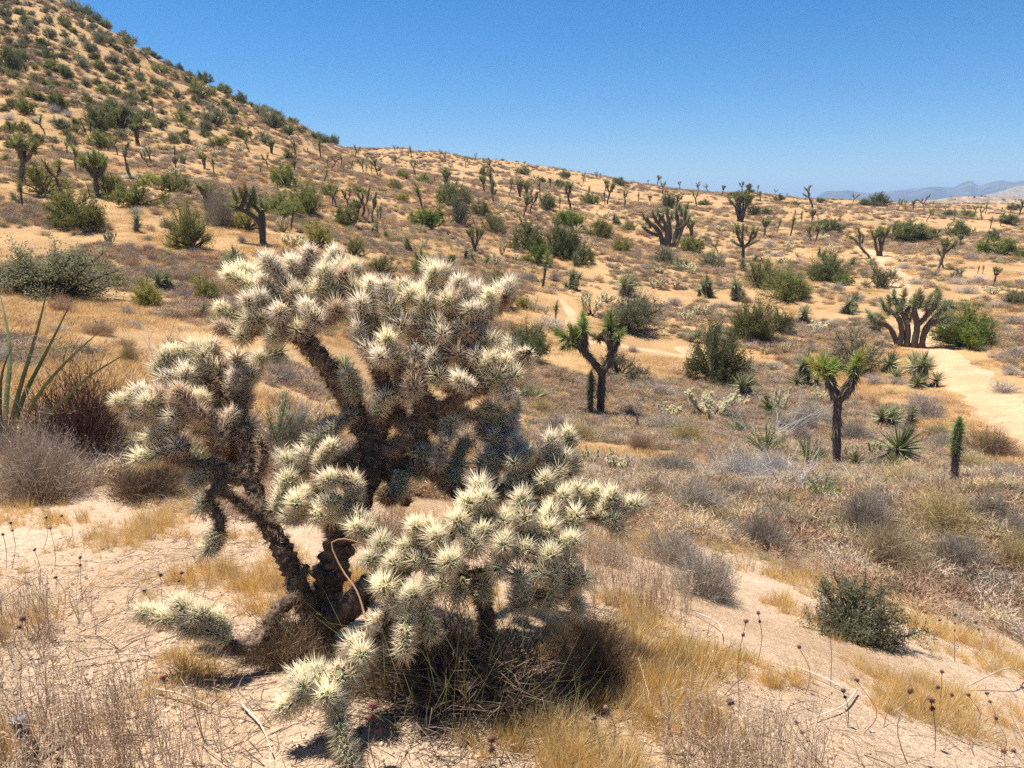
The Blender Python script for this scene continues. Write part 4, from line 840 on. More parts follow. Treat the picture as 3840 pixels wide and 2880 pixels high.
# shrubs: foot x, foot y, width, height in study-crop pixels
each(shrub, 1, [(520, 1500, 430, 240, 'olive', 1), (290, 1265, 270, 230, 'yellow', 0, True), (700, 1270, 220, 180, 'olive', 0, True), (880, 1345, 350, 180, 'olive'), (1120, 1250, 230, 130, 'olive'), (980, 1205, 180, 90, 'yellow'), (1240, 1620, 290, 270, 'olive', 1), (1600, 1500, 210, 200, 'yellow', 0, True), (1830, 1400, 270, 150, 'olive'), (2000, 1400, 230, 200, 'olive'), (2060, 1610, 260, 180, 'yellow', 0, True),
 (1850, 1215, 190, 150, 'bright'), (1430, 955, 150, 75, 'olive'), (650, 965, 170, 130, 'olive'), (650, 865, 180, 160, 'dark'), (800, 845, 270, 160, 'dark'), (380, 720, 160, 120, 'olive'), (160, 865, 110, 95, 'olive'), (240, 935, 95, 85, 'dark'), (460, 945, 80, 95, 'grey'), (400, 845, 120, 85, 'grey'), (180, 745, 130, 105, 'olive'), (80, 705, 95, 70, 'dark'), (30, 725, 80, 50, 'dark'), (460, 585, 95, 55, 'dark'), (250, 655, 110, 60, 'olive'), (360, 470, 160, 80, 'olive'), (430, 515, 120, 85, 'dark'), (365, 560, 75, 50, 'dark'),
 (670, 615, 110, 75, 'olive'), (750, 620, 80, 80, 'dark'), (830, 660, 120, 65, 'dark'), (60, 460, 170, 150, 'dark'), (160, 400, 120, 90, 'grey'), (330, 250, 100, 70, 'grey'), (160, 170, 110, 80, 'dark'), (35, 205, 70, 50, 'dark'), (100, 215, 60, 40, 'dark'), (50, 130, 100, 90, 'grey'), (415, 165, 100, 70, 'dark'), (320, 160, 90, 70, 'grey'), (720, 305, 120, 70, 'grey'), (580, 340, 110, 70, 'grey'), (850, 380, 90, 50, 'dark'), (730, 420, 110, 60, 'grey'), (640, 460, 100, 70, 'olive'), (1000, 555, 80, 60, 'dark'), (1145, 650, 100, 80, 'dark'), (1300, 640, 210, 110, 'olive'), (1460, 700, 110, 60, 'dark'), (1050, 490, 160, 80, 'olive'), (1700, 760, 130, 90, 'grey'), (1760, 830, 180, 110, 'grey'), (1560, 900, 160, 90, 'olive'), (1710, 930, 150, 80, 'grey'), (1880, 1040, 100, 80, 'olive'), (2060, 930, 160, 90, 'dark'), (1180, 800, 120, 90, 'olive'), (1390, 820, 170, 110, 'grey'), (2130, 1270, 120, 90, 'olive'), (110, 380, 90, 70, 'olive'), (850, 250, 90, 60, 'grey'), (660, 250, 130, 70, 'grey'), (1230, 560, 110, 70, 'dark'), (530, 180, 80, 50, 'grey'), (1150, 400, 80, 60, 'dark'), (960, 330, 100, 60, 'dark'), (790, 210, 110, 60, 'grey'), (1320, 520, 130, 90, 'dark'), (1720, 690, 110, 50, 'dark'), (2150, 910, 110, 70, 'dark')])
each(shrub, 4, [(380, 385, 800, 370, 'grey', 1), (955, 430, 230, 170, 'yellow', 1), (1340, 400, 240, 180, 'yellow', 0, True)])
each(shrub, 2, [(565, 620, 240, 135, 'bright'), (760, 600, 180, 190, 'grey', 0, True), (910, 545, 160, 120, 'dark'), (990, 650, 190, 140, 'olive', 0, True), (400, 445, 100, 65, 'yellow'), (720, 475, 260, 170, 'dark'), (1465, 605, 200, 120, 'bright'), (1340, 500, 160, 110, 'dark'), (1620, 460, 160, 80, 'olive'), (1670, 680, 190, 130, 'olive'), (1825, 770, 160, 95, 'yellow'), (1860, 630, 100, 70, 'olive'), (2090, 840, 190, 110, 'grey', 0, True), (1220, 770, 260, 200, 'dark'), (1270, 855, 210, 150, 'bright'), (1430, 810, 250, 210, 'dark'), (1560, 855, 170, 140, 'dark'), (390, 290, 110, 60, 'olive'), (525, 320, 110, 65, 'bright'), (345, 360, 110, 70, 'olive'), (930, 275, 85, 65, 'dark'), (1412, 352, 95, 65, 'dark'), (1180, 270, 140, 65, 'olive'), (1298, 320, 65, 45, 'dark'), (1450, 292, 85, 55, 'dark'), (1805, 335, 110, 60, 'dark'), (2110, 485, 110, 105, 'dark'), (90, 795, 180, 120, 'olive', 0, True), (250, 915, 220, 140, 'olive', 0, True), (530, 935, 170, 140, 'olive'), (1030, 1135, 260, 210, 'olive', 1), (1180, 1140, 140, 110, 'yellow', 0, True), (1870, 1300, 440, 270, 'grey', 1), (1200, 1485, 350, 270, 'dark', 1), (1800, 1590, 330, 200, 'grey', 0, True), (30, 605, 200, 130, 'dark'), (100, 395, 140, 75, 'olive')])
each(shrub, 3, [(40, 775, 190, 110, 'olive'), (190, 870, 180, 115, 'grey', 0, True), (490, 1010, 260, 210, 'olive', 0, True), (680, 1095, 350, 230, 'olive', 1), (930, 965, 290, 175, 'dark', 1), (1040, 985, 150, 85, 'bright'), (1270, 1005, 250, 165, 'grey', 0, True), (430, 1355, 340, 260, 'olive', 1), (620, 1305, 220, 190, 'dark', 0, True), (190, 1625, 430, 360, 'dark', 1), (1090, 1560, 370, 260, 'grey', 0, True), (1830, 1395, 430, 250, 'bright', 1), (930, 645, 230, 95, 'dark'), (1450, 705, 330, 120, 'dark'), (1570, 695, 160, 85, 'dark'), (1790, 675, 190, 115, 'dark'), (2050, 795, 290, 95, 'bright'), (2230, 810, 160, 90, 'dark'), (2105, 592, 140, 80, 'dark'), (2010, 695, 130, 85, 'grey'), (1830, 552, 150, 55, 'olive'), (1730, 545, 90, 55, 'dark'), (460, 532, 100, 75, 'dark'), (545, 527, 95, 50, 'dark'), (140, 467, 115, 45, 'olive'), (320, 412, 90, 40, 'dark'), (430, 387, 80, 32, 'dark'), (620, 442, 80, 50, 'dark'), (725, 472, 75, 42, 'olive'), (1240, 472, 190, 55, 'dark'), (2160, 1115, 150, 110, 'grey'), (890, 450, 80, 30, 'dark'), (2150, 500, 110, 50, 'dark')])
each(shrub, 9, [(1130, 850, 700, 430, 'grey', 1)])
# Joshua trees: foot x, foot y, top y, habit
def js(crop, rows):
    for x, y, top, kind in rows:
        a, b = cp(crop, x, y); _, c = cp(crop, x, top); joshua(a, b, c, kind)
js(1, [(125, 1245, 890, 'umbrella'), (168, 1195, 1030, 'pole'), (145, 1342, 1180, 'pole'), (412, 1278, 1045, 'fork'), (490, 1115, 945, 'fork'), (522, 1112, 980, 'pole'), (855, 1160, 925, 'bare'), (760, 1002, 890, 'fork'), (290, 872, 750, 'fork'), (892, 935, 805, 'multi'), (562, 872, 780, 'pole'), (586, 862, 775, 'pole'), (640, 862, 720, 'bare'), (995, 728, 648, 'umbrella'), (940, 737, 708, 'pole'), (965, 752, 713, 'pole'), (905, 472, 415, 'fork'), (1395, 982, 915, 'umbrella'), (1388, 1132, 1030, 'pole'), (1690, 1132, 1083, 'pole'), (1350, 1405, 1180, 'multi'), (1450, 1390, 1250, 'fork'), (1885, 1492, 1345, 'pole'), (2180, 1352, 1215, 'fork'), (2155, 1340, 1240, 'pole'), (1912, 1002, 895, 'bare'), (1760, 992, 905, 'multi'), (1630, 917, 848, 'umbrella'), (1942, 912, 858, 'fork'), (1445, 757, 708, 'fork'), (2100, 1182, 1095, 'bare'), (2152, 1095, 1005, 'bare'), (2012, 1012, 958, 'bare'), (1800, 1232, 1165, 'pole'), (1945, 1180, 1130, 'bare'), (1105, 710, 680, 'pole')])
js(2, [(40, 492, 350, 'bare'), (138, 557, 355, 'bare'), (200, 582, 385, 'bare'), (100, 552, 430, 'multi'), (175, 562, 470, 'fork'), (235, 562, 488, 'pole'), (256, 562, 465, 'pole'), (5, 217, 138, 'fork'), (75, 242, 182, 'fork'), (142, 257, 168, 'fork'), (158, 267, 200, 'pole'), (200, 262, 203, 'fork'), (236, 272, 168, 'umbrella'), (480, 272, 178, 'fork'), (345, 112, 78, 'fork'), (362, 112, 80, 'fork'), (560, 142, 124, 'pole'), (620, 172, 148, 'pole'), (640, 172, 146, 'pole'), (865, 182, 126, 'bare'), (990, 247, 160, 'bare'), (1015, 207, 182, 'pole'), (1130, 222, 192, 'fork'), (1186, 217, 182, 'fork'), (532, 507, 345, 'pole'), (675, 342, 232, 'multi'), (610, 332, 288, 'pole'), (850, 442, 345, 'bare'), (925, 392, 280, 'umbrella'), (790, 322, 283, 'fork'), (975, 422, 236, 'bare'), (990, 457, 300, 'bare'), (1095, 382, 298, 'umbrella'), (1178, 547, 398, 'umbrella'), (1221, 522, 356, 'bare'), (1160, 412, 300, 'multi'), (1200, 405, 308, 'multi'), (1290, 402, 308, 'fork'), (1325, 512, 388, 'fork'), (1485, 497, 325, 'umbrella'), (1415, 492, 418, 'pole'), (1085, 432, 383, 'pole'), (1375, 262, 243, 'pole'), (1565, 337, 288, 'pole'), (1655, 292, 248, 'fork'), (1680, 297, 258, 'pole'), (1990, 332, 300, 'fork'), (2045, 342, 276, 'umbrella'), (2195, 352, 302, 'umbrella'), (1724, 457, 328, 'umbrella'), (1708, 457, 380, 'pole'), (1840, 487, 373, 'fork'), (1925, 452, 388, 'pole'), (870, 765, 612, 'multi'), (517, 908, 750, 'fork'), (700, 925, 785, 'multi'), (1303, 1002, 785, 'pole'), (1385, 1242, 1095, 'pole'), (2000, 440, 400, 'multi'), (2165, 500, 400, 'umbrella')])
js(3, [(372, 572, 372, 'multi'), (530, 672, 558, 'umbrella'), (610, 647, 558, 'pole'), (700, 662, 537, 'pole'), (825, 702, 593, 'umbrella'), (861, 702, 588, 'fork'), (767, 577, 508, 'pole'), (836, 587, 498, 'umbrella'), (725, 552, 500, 'pole'), (980, 642, 556, 'fork'), (1215, 812, 615, 'bare'), (1275, 797, 598, 'multi'), (1350, 702, 578, 'bare'), (1630, 692, 618, 'multi'), (1797, 732, 655, 'umbrella'), (1655, 882, 685, 'umbrella'), (1690, 870, 740, 'fork'), (1910, 912, 856, 'pole'), (1942, 912, 856, 'pole'), (2015, 987, 866, 'umbrella'), (90, 482, 373, 'fork'), (256, 402, 342, 'umbrella'), (386, 390, 318, 'umbrella'), (482, 392, 338, 'fork'), (172, 367, 312, 'bare'), (596, 402, 363, 'fork'), (506, 442, 378, 'umbrella'), (102, 367, 328, 'umbrella'), (680, 412, 385, 'fork'), (842, 472, 336, 'bare'), (1100, 462, 392, 'fork'), (1121, 457, 433, 'pole'), (1392, 502, 422, 'bare'), (1442, 472, 432, 'fork'), (1492, 502, 438, 'umbrella'), (1570, 502, 396, 'bare'), (1600, 542, 498, 'pole'), (1620, 537, 488, 'pole'), (1622, 482, 438, 'bare'), (1890, 542, 466, 'fork'), (1936, 562, 466, 'bare'), (1962, 522, 463, 'pole'), (2180, 532, 436, 'umbrella'), (2122, 512, 456, 'umbrella'), (1702, 502, 458, 'fork'), (60, 692, 566, 'multi'), (226, 782, 688, 'fork'), (0, 545, 470, 'fork'), (2060, 520, 480, 'pole'), (1310, 465, 425, 'pole'), (1950, 760, 670, 'pole')])
for k in range(34):
    px = rnd.uniform(30, 1010); py = (rnd.uniform(150, 190) if px < 330 else row_of(px)+rnd.uniform(-1, 26)); hh_ = rnd.uniform(7, 13)*(1 if px > 330 else 1.5); joshua(px, py, py-hh_, rnd.choice(['pole', 'fork', 'fork', 'umbrella', 'bare', 'multi']))
each(yucca, 1, [(870, 1502, 150, 115, 2), (1010, 1212, 110, 70, 1), (70, 1312, 90, 75, 1), (110, 1185, 110, 90, 1), (1115, 1332, 75, 70, 1), (20, 1035, 60, 55, 1), (1200, 1062, 110, 75, 4), (355, 985, 60, 65, 1)])
each(yucca, 2, [(200, 652, 110, 75, 4), (350, 692, 140, 80, 2), (440, 772, 150, 65, 2), (850, 832, 150, 95, 4), (930, 842, 100, 60, 2), (1500, 1012, 190, 140, 5), (1870, 1052, 260, 160, 3), (2190, 882, 80, 100, 2), (1790, 582, 130, 65, 4), (940, 962, 80, 45, 1), (1530, 860, 130, 60, 2)])
each(yucca, 3, [(30, 882, 100, 95, 3), (150, 1062, 180, 165, 5), (370, 1072, 200, 185, 4), (400, 892, 100, 75, 2), (470, 822, 80, 50, 1), (775, 1222, 150, 155, 3), (1060, 1172, 240, 150, 4), (1118, 862, 60, 80, 1), (1172, 850, 60, 75, 1), (920, 802, 110, 65, 4), (905, 672, 60, 55, 1), (1760, 932, 110, 85, 3), (1720, 742, 80, 50, 2), (2030, 842, 60, 55, 1), (1650, 1080, 110, 70, 2), (1745, 1145, 110, 100, 3), (240, 1302, 80, 70, 1), (20, 1335, 90, 120, 2)])
each(yucca, 10, [(790, 432, 270, 270, 5), (415, 492, 180, 215, 3), (512, 602, 170, 140, 1, (0.25, 0.26, 0.10)), (600, 652, 130, 70, 1), (1260, 662, 150, 180, 1), (1350, 700, 170, 225, 3), (1440, 700, 190, 150, 2), (1475, 952, 420, 250, 1, (0.25, 0.28, 0.13)), (1640, 985, 300, 160, 2, (0.29, 0.28, 0.13)), (1330, 975, 240, 130, 1, (0.29, 0.28, 0.13)), (1090, 965, 200, 120, 1, (0.30, 0.29, 0.14)), (880, 905, 160, 110, 1, (0.38, 0.32, 0.20)), (1345, 352, 180, 185, 1), (1415, 372, 170, 200, 2), (1550, 432, 250, 300, 5)])
each(yucca, 6, [(50, 355, 190, 170, 1), (-60, 345, 80, 130, 1)]); each(yucca, 4, [(1095, 322, 230, 165, 3), (1530, 245, 320, 180, 5), (1350, 500, 150, 90, 1)]); each(yucca, 5, [(640, 820, 220, 220, 2), (250, 830, 420, 150, 3, (0.35, 0.32, 0.17)), (60, 800, 300, 120, 2, (0.35, 0.32, 0.17))])
each(cholla, 2, [(515, 642, 65, 45), (540, 742, 55, 55), (1000, 862, 75, 85), (1040, 787, 70, 105), (1130, 822, 75, 45), (1240, 1152, 65, 95), (1325, 1172, 45, 55), (1625, 1178, 180, 145), (1720, 1095, 140, 65), (2040, 1002, 110, 70), (1700, 552, 120, 45), (1530, 642, 75, 50), (1050, 502, 85, 65), (2060, 902, 70, 40), (1660, 735, 60, 30), (1290, 965, 80, 40), (2170, 1000, 70, 50)])
each(cholla, 3, [(50, 912, 115, 75), (30, 1222, 115, 95), (130, 1182, 115, 75), (272, 1192, 60, 35), (690, 752, 80, 45), (960, 782, 90, 65), (890, 692, 80, 35), (750, 802, 65, 35), (640, 842, 120, 45), (832, 1312, 65, 45), (885, 1282, 130, 70), (535, 1432, 75, 55), (660, 1425, 70, 85), (2010, 1042, 115, 55), (240, 632, 75, 35), (2120, 1420, 60, 30), (1420, 830, 110, 35)])
each(cholla, 6, [(890, 465, 180, 115), (1150, 455, 330, 190), (1350, 385, 110, 75), (1590, 425, 130, 170), (1865, 352, 120, 85), (370, 792, 120, 150), (550, 835, 210, 165)])
each(cholla, 10, [(1090, 905, 120, 100), (1265, 892, 170, 125, .7), (1815, 1035, 55, 45)]); each(cholla, 4, [(645, 562, 70, 65), (460, 560, 60, 45)])
each(cholla, 1, [(1840, 1502, 90, 105), (1890, 1602, 170, 95), (1960, 1600, 100, 70), (1140, 1142, 110, 65), (1055, 972, 60, 40), (1400, 1002, 70, 35), (1240, 1192, 45, 45), (715, 1582, 90, 95, .7), (1305, 1027, 70, 105), (1560, 980, 80, 45), (1110, 880, 60, 40), (1040, 1230, 110, 45), (2040, 1110, 70, 45), (195, 415, 50, 25), (940, 1010, 50, 35), (850, 880, 60, 50)])
# dry bushes that stand out
each(bush, 6, [(830, 320, 290, 110, 'lilac'), (700, 370, 130, 80, 'ash'), (620, 460, 130, 90, 'ash', True), (860, 560, 330, 130, 'lilac', True), (300, 600, 300, 130, 'straw', True), (150, 560, 260, 120, 'lilac', True), (60, 430, 220, 110, 'straw', True), (230, 410, 260, 90, 'rust'), (700, 680, 260, 120, 'rust', True), (1000, 620, 300, 150, 'straw', True), (900, 850, 420, 200, 'ash', True), (1060, 1090, 470, 240, 'ash', True), (760, 1020, 330, 200, 'tan', True), (1300, 1010, 330, 170, 'ash', True), (1470, 1325, 400, 300, 'ash', True), (900, 1420, 560, 270, 'ash', True), (480, 1420, 350, 200, 'lilac', True), (1100, 1640, 620, 360, 'lilac', True), (1350, 900, 480, 260, 'silver', True), (1560, 860, 280, 190, 'silver', True), (1740, 560, 220, 150, 'lilac', True), (1800, 490, 300, 110, 'lilac', True), (2080, 620, 260, 140, 'lilac', True), (1560, 150, 170, 60, 'lilac'), (920, 180, 200, 70, 'tan'), (160, 230, 290, 120, 'rust'), (1600, 250, 120, 60, 'tan'), (1990, 780, 200, 90, 'tan', True)])
each(bush, 10, [(840, 680, 290, 140, 'lilac', True), (760, 800, 180, 150, 'lilac', True), (1120, 800, 260, 130, 'lilac', True), (1240, 420, 220, 90, 'lilac'), (1380, 420, 200, 80, 'lilac'), (1560, 640, 320, 170, 'lilac', True), (1550, 530, 210, 90, 'tan'), (1350, 480, 160, 60, 'straw'), (1650, 760, 220, 100, 'straw', True), (1680, 850, 230, 130, 'lilac', True), (2000, 900, 420, 220, 'rust', True), (1900, 1000, 330, 150, 'straw', True), (2130, 1090, 330, 170, 'lilac', True), (1450, 1090, 420, 150, 'straw', True), (1000, 1100, 320, 150, 'straw', True), (1200, 1240, 280, 150, 'ash', True), (1680, 1420, 560, 330, 'straw', True), (1180, 1430, 460, 330, 'ash', True), (1320, 1620, 560, 360, 'tan', True), (2000, 1300, 380, 190, 'ash', True), (2140, 1420, 250, 180, 'ash', True), (1780, 1640, 420, 260, 'ash', True), (2130, 1640, 260, 300, 'straw', True), (2090, 480, 300, 120, 'lilac'), (2130, 360, 200, 80, 'lilac'), (2150, 240, 260, 100, 'grey' if False else 'ash'), (580, 320, 170, 60, 'lilac'), (600, 420, 130, 70, 'lilac'), (640, 720, 200, 130, 'lilac', True), (880, 90, 150, 60, 'silver')])
each(bush, 4, [(965, 80, 110, 75, 'ash'), (990, 140, 130, 85, 'ash'), (1205, 165, 100, 50, 'ash'), (870, 575, 190, 80, 'lilac'), (640, 620, 300, 90, 'rust', True), (860, 270, 110, 40, 'silver'), (980, 490, 110, 50, 'lilac'), (150, 560, 260, 80, 'rust'), (350, 600, 260, 80, 'lilac'), (840, 800, 130, 170, 'straw', True), (160, 650, 160, 90, 'straw'), (800, 700, 280, 90, 'rust'), (1150, 740, 300, 110, 'rust', True), (1080, 480, 200, 60, 'lilac')])
each(bush, 2, [(1360, 1280, 330, 110, 'lilac'), (1230, 960, 170, 80, 'ash'), (1380, 960, 160, 80, 'ash'), (1670, 960, 130, 60, 'straw'), (1590, 1080, 110, 90, 'ash'), (2160, 1120, 190, 80, 'lilac'), (1350, 1040, 200, 60, 'tan'), (1740, 870, 80, 40, 'lilac'), (1960, 880, 120, 40, 'lilac'), (640, 830, 120, 70, 'lilac'), (640, 700, 150, 50, 'tan'), (760, 720, 160, 50, 'lilac'), (460, 660, 120, 50, 'lilac'), (1890, 1420, 140, 60, 'lilac'), (1280, 1150, 140, 50, 'lilac'), (310, 520, 80, 70, 'rust')])
each(bush, 3, [(1000, 1020, 190, 70, 'lilac'), (1510, 980, 200, 60, 'lilac'), (1560, 890, 150, 40, 'lilac'), (1440, 880, 170, 50, 'lilac'), (1780, 980, 190, 50, 'lilac'), (1850, 1040, 240, 70, 'lilac'), (2030, 1130, 200, 60, 'lilac'), (1920, 960, 170, 50, 'silver'), (1850, 820, 140, 50, 'lilac'), (1430, 750, 90, 35, 'lilac'), (420, 1100, 160, 50, 'rust'), (250, 1130, 170, 50, 'ash'), (120, 1090, 130, 50, 'straw'), (560, 740, 170, 60, 'lilac'), (1070, 750, 150, 50, 'rust'), (690, 1310, 170, 90, 'lilac'), (880, 1340, 130, 50, 'straw'), (1050, 1300, 130, 45, 'tan'), (900, 1060, 90, 40, 'lilac'), (2140, 1240, 190, 80, 'lilac'), (600, 800, 170, 40, 'lilac'), (1350, 860, 140, 50, 'straw'), (520, 900, 120, 50, 'tan')])
each(bush, 1, [(60, 1420, 110, 60, 'lilac'), (170, 1430, 70, 45, 'ash'), (330, 1370, 130, 60, 'lilac'), (880, 1390, 170, 70, 'lilac'), (960, 1560, 110, 50, 'ash'), (960, 1620, 100, 60, 'ash'), (1080, 1480, 150, 90, 'ash'), (980, 1500, 110, 60, 'tan'), (820, 1160, 190, 45, 'silver'), (1080, 1050, 170, 55, 'lilac'), (960, 990, 160, 45, 'silver'), (1280, 1230, 110, 50, 'lilac'), (1500, 1160, 110, 45, 'ash'), (1560, 1080, 120, 45, 'lilac'), (1490, 1140, 80, 35, 'silver'), (640, 640, 110, 40, 'silver'), (540, 620, 120, 50, 'ash'), (350, 730, 140, 70, 'silver'), (440, 760, 110, 60, 'silver'), (240, 800, 110, 45, 'silver'), (60, 780, 120, 60, 'silver'), (550, 530, 100, 45, 'lilac'), (90, 580, 80, 45, 'ash'), (30, 560, 60, 40, 'ash'), (1430, 1470, 290, 260, 'ash', True), (1650, 1210, 140, 50, 'lilac'), (1570, 1570, 110, 60, 'ash')])

# random hillside shrubs and dry bushes between the ones above
def free(px, py, w, slack=.8):
    return all(abs(px-a)/slack > (b_[2] if False else h_+w/2)*1 or abs(py-b)/slack > (h_+w/2)*.55 for a, b, h_ in TAKEN for b_ in ((0, 0, 0),))
n = 0
for _ in range(6000):
    px, py = rnd.uniform(-6, 420), rnd.uniform(0, 160)
    if py < row_of(px)-1.5 or py > 150-max(0, px-60)*.05: continue
    dens = .25+.75*(1-min(1, (py-row_of(px))/110.))
    if rnd.random() > dens: continue
    w = rnd.uniform(8, 22)
    if not free(px, py, w, .75): continue
    shrub(px, py, w, w*rnd.uniform(.5, .75), rnd.choice(['dark', 'dark', 'grey', 'grey', 'olive'])); n += 1
    if n >= 140: break
n = 0
for _ in range(9000):
    px = rnd.uniform(-6, 1030); top = row_of(px); py = top+2+(430-top)*rnd.random()**1.15
    p, mpp = hit(px, py); w = rnd.uniform(.5, 1.25)/mpp
    if w < 5.5 or w > 60 or not free(px, py, w, .62) or trail_dist(p[0], p[1])[0] < 1.7: continue
    bush(px, py, w, w*rnd.uniform(.38, .6), rnd.choice(['lilac', 'lilac', 'tan', 'rust', 'ash', 'silver', 'tan'])); n += 1
    if n >= 120: break

# ------------------------------------------------------------------ close by: yucca blades, bushes, herbs, stalks, dead wood
def ov(x, y): return (x*DS, y*DS)
def mesh_at(VT, base): return (VT[0]-base, VT[1])
# sword-leaved yucca: each blade its own piece
p0, mpp = hit(*ov(18, 985)); dY = float(np.dot(p0-np.array((0, 0, EYE)), (0, CP, -SP)))
yk = thing('mojave_yucca', 'yucca', 'yuccas', p0, label='long sword-leaved yucca with curling white fibres behind a dry twiggy bush', h=1.0)
LANDMARKS.append(('the sword-leaved yucca', p0))
def blade_mesh(P, w):
    n = len(P); t = norm(np.gradient(P, axis=0)); cam_v = norm(P-np.array((0, 0, EYE))); s = norm(np.cross(t, cam_v)); b = np.cross(s, t)
    u = np.linspace(0, 1, n); ww = w*np.clip(np.minimum(.75+u*1.2, 1.05)*(1-u**2.2), .02, 1)
    V = np.concatenate([P-s*ww[:, None]/2+b*ww[:, None]*.18, P, P+s*ww[:, None]/2+b*ww[:, None]*.18]); T = []
    for k in range(2):
        for i in range(n-1): a = k*n+i; c = a+n; T += [(a, a+1, c+1), (a, c+1, c)]
    V2 = V+np.tile(-b*.003, (3, 1)); T = np.array(T); return np.concatenate([V, V2]), np.concatenate([T, T[:, ::-1]+len(V)])
for pts, w, g in (([(10, 960), (14, 860), (22, 770), (12, 690), (-6, 612)], .055, 0), ([(14, 960), (40, 850), (70, 750), (92, 670), (107, 598)], .05, 1), ([(22, 960), (50, 860), (90, 780), (128, 705), (160, 640)], .05, 1), ([(30, 960), (85, 850), (140, 785), (190, 738), (232, 703)], .04, 2), ([(40, 965), (130, 872), (190, 815), (245, 780), (296, 750)], .038, 2), ([(0, 960), (-10, 850), (-30, 750), (-60, 680)], .05, 0), ([(20, 965), (90, 900), (150, 860), (180, 842)], .04, 1), ([(5, 965), (0, 880), (6, 800), (30, 740)], .045, 1), ([(30, 960), (-60, 880), (-110, 800)], .045, 1)):
    P = resample([at_depth(x*DS, y*DS, dY-.05-.12*k*(g-1)) for k, (x, y) in enumerate(pts)], 12); P[0] = p0+np.array((rnd.uniform(-.05, .05), rnd.uniform(-.05, .05), -.02))
    P = resample(P, 12); o = obj('leaf', new_mesh('yucca_blade', *mesh_at(blade_mesh(P, w*.72), p0), [M_jleaf]), yk, color=jit((.125, .145, .05)))
    fb = [tube(resample([P[k], P[k]+R.normal(size=3)*.05+np.array((0, 0, .02)), P[k]+R.normal(size=3)*.07], 6)-p0, np.full(6, .0012), 3, cap=False) for k in (2, 4, 5, 7)]
    obj('fibres', new_mesh('yucca_fibre', *join(*fb), [M_grass]), o, color=(.6, .52, .4), kind='stuff')
obj('stem', new_mesh('yucca_stem', *tube([(0, 0, -.05), (0, 0, .08), (0, 0, .16)], [.09, .08, .05], 9, .1), [M_jbark]), yk)

BIGB = [bush_variant(1000, 3, .008, 4200, leaf=.024) for _ in range(2)]
def near_bush(x, y, w, h, twig, leafc, label, v=None, leafy=True, depth_push=.4, name='dry_bush', cat='bush'):
    p, mpp = hit(*ov(x, y)); hw, hh = w*DS*mpp/2, h*DS*mpp; d = np.array((p[0], p[1])); d = d/np.linalg.norm(d); p = p+np.array((d[0], d[1], 0))*hw*depth_push; p[2] = gz(p[0], p[1])-.02
    v = v or rnd.choice(BIGB); t = thing(name, cat, None, p, rnd.random()*6.28, (hw, hw, hh), label=label, h=hh, w=hw*2)
    obj('twigs', v['twig'], t, color=twig, kind='stuff')
    if leafy: obj('foliage', v['leaf'], t, color=leafc, kind='stuff')
    return t
near_bush(175, 1000, 360, 250, (.13, .064, .052), (.11, .05, .04), 'dense dark-red twiggy bush growing round the sword-leaved yucca', leafy=False)
near_bush(90, 1090, 300, 225, (.40, .31, .24), (.40, .31, .20), 'pale brown dry bush with fine papery twigs below the sword-leaved yucca')
near_bush(60, 1060, 200, 170, (.32, .25, .19), (.34, .27, .17), 'low dusty twig bush crowding the foot of the sword-leaved yucca')
near_bush(640, 960, 300, 150, (.50, .43, .37), (.3, .26, .2), 'bleached dead twig bush seen through the left trunk of the big cholla', BUSH_DEAD[0], False)
near_bush(660, 1000, 320, 140, (.22, .18, .13), (.12, .13, .06), 'grey-green wiry bush behind the main trunk of the big cholla')
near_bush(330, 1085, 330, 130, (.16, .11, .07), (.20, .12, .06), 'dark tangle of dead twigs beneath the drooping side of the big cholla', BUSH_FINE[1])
near_bush(560, 1120, 330, 90, (.34, .22, .13), (.36, .22, .10), 'brown leaf litter bush between the cholla trunks', BUSH_FINE[2])
near_bush(820, 1190, 260, 110, (.32, .2, .13), (.17, .17, .07), 'reddish low weeds behind the split of the cholla trunk', BUSH_FINE[0])
def herb(x, y, w, h, col, label, n=26, lf=60, ls=.07):
    p, mpp = hit(*ov(x, y)); t = thing('green_herb', 'herb', None, p, label=label, scale=(w*DS*mpp/2,)*2+(h*DS*mpp,), h=h*DS*mpp)
    st, B, Dv = [], [], []
    for k in range(n):
        d = dome_dir(1, .25)[0]*np.array((1, 1, 1)); P = resample([(0, 0, 0), d*np.array((.35, .35, .5)), d], 5); st.append(tube(P, np.linspace(.012, .005, 5), 4, cap=False))
        q_ = .35+.65*R.random(lf); i = np.minimum((q_*4).astype(int), 3); C = P[i]+(P[i+1]-P[i])*(q_*4-i)[:, None]; B.append(C+R.normal(size=C.shape)*.03); Dv.append(R.normal(size=C.shape)+norm(d)*.8)
    obj('stem', new_mesh('herb_stem', *join(*st), [M_twig]), t, color=(.16, .17, .06), kind='stuff'); obj('foliage', new_mesh('herb_leaf', *blades(np.concatenate(B), np.concatenate(Dv), ls, ls*.3), [M_leaf]), t, color=col, kind='stuff'); return t
herb(222, 948, 125, 95, (.13, .25, .03), 'small fresh-green feathery herb beside the dark-red twiggy bush', 34, 90)
herb(600, 985, 170, 150, (.13, .22, .045), 'sparse bright-green sprigs between the two main cholla trunks', 16, 40)
herb(640, 1040, 120, 90, (.24, .25, .05), 'yellow-flowering low herb at the fork of the cholla', 20, 50)
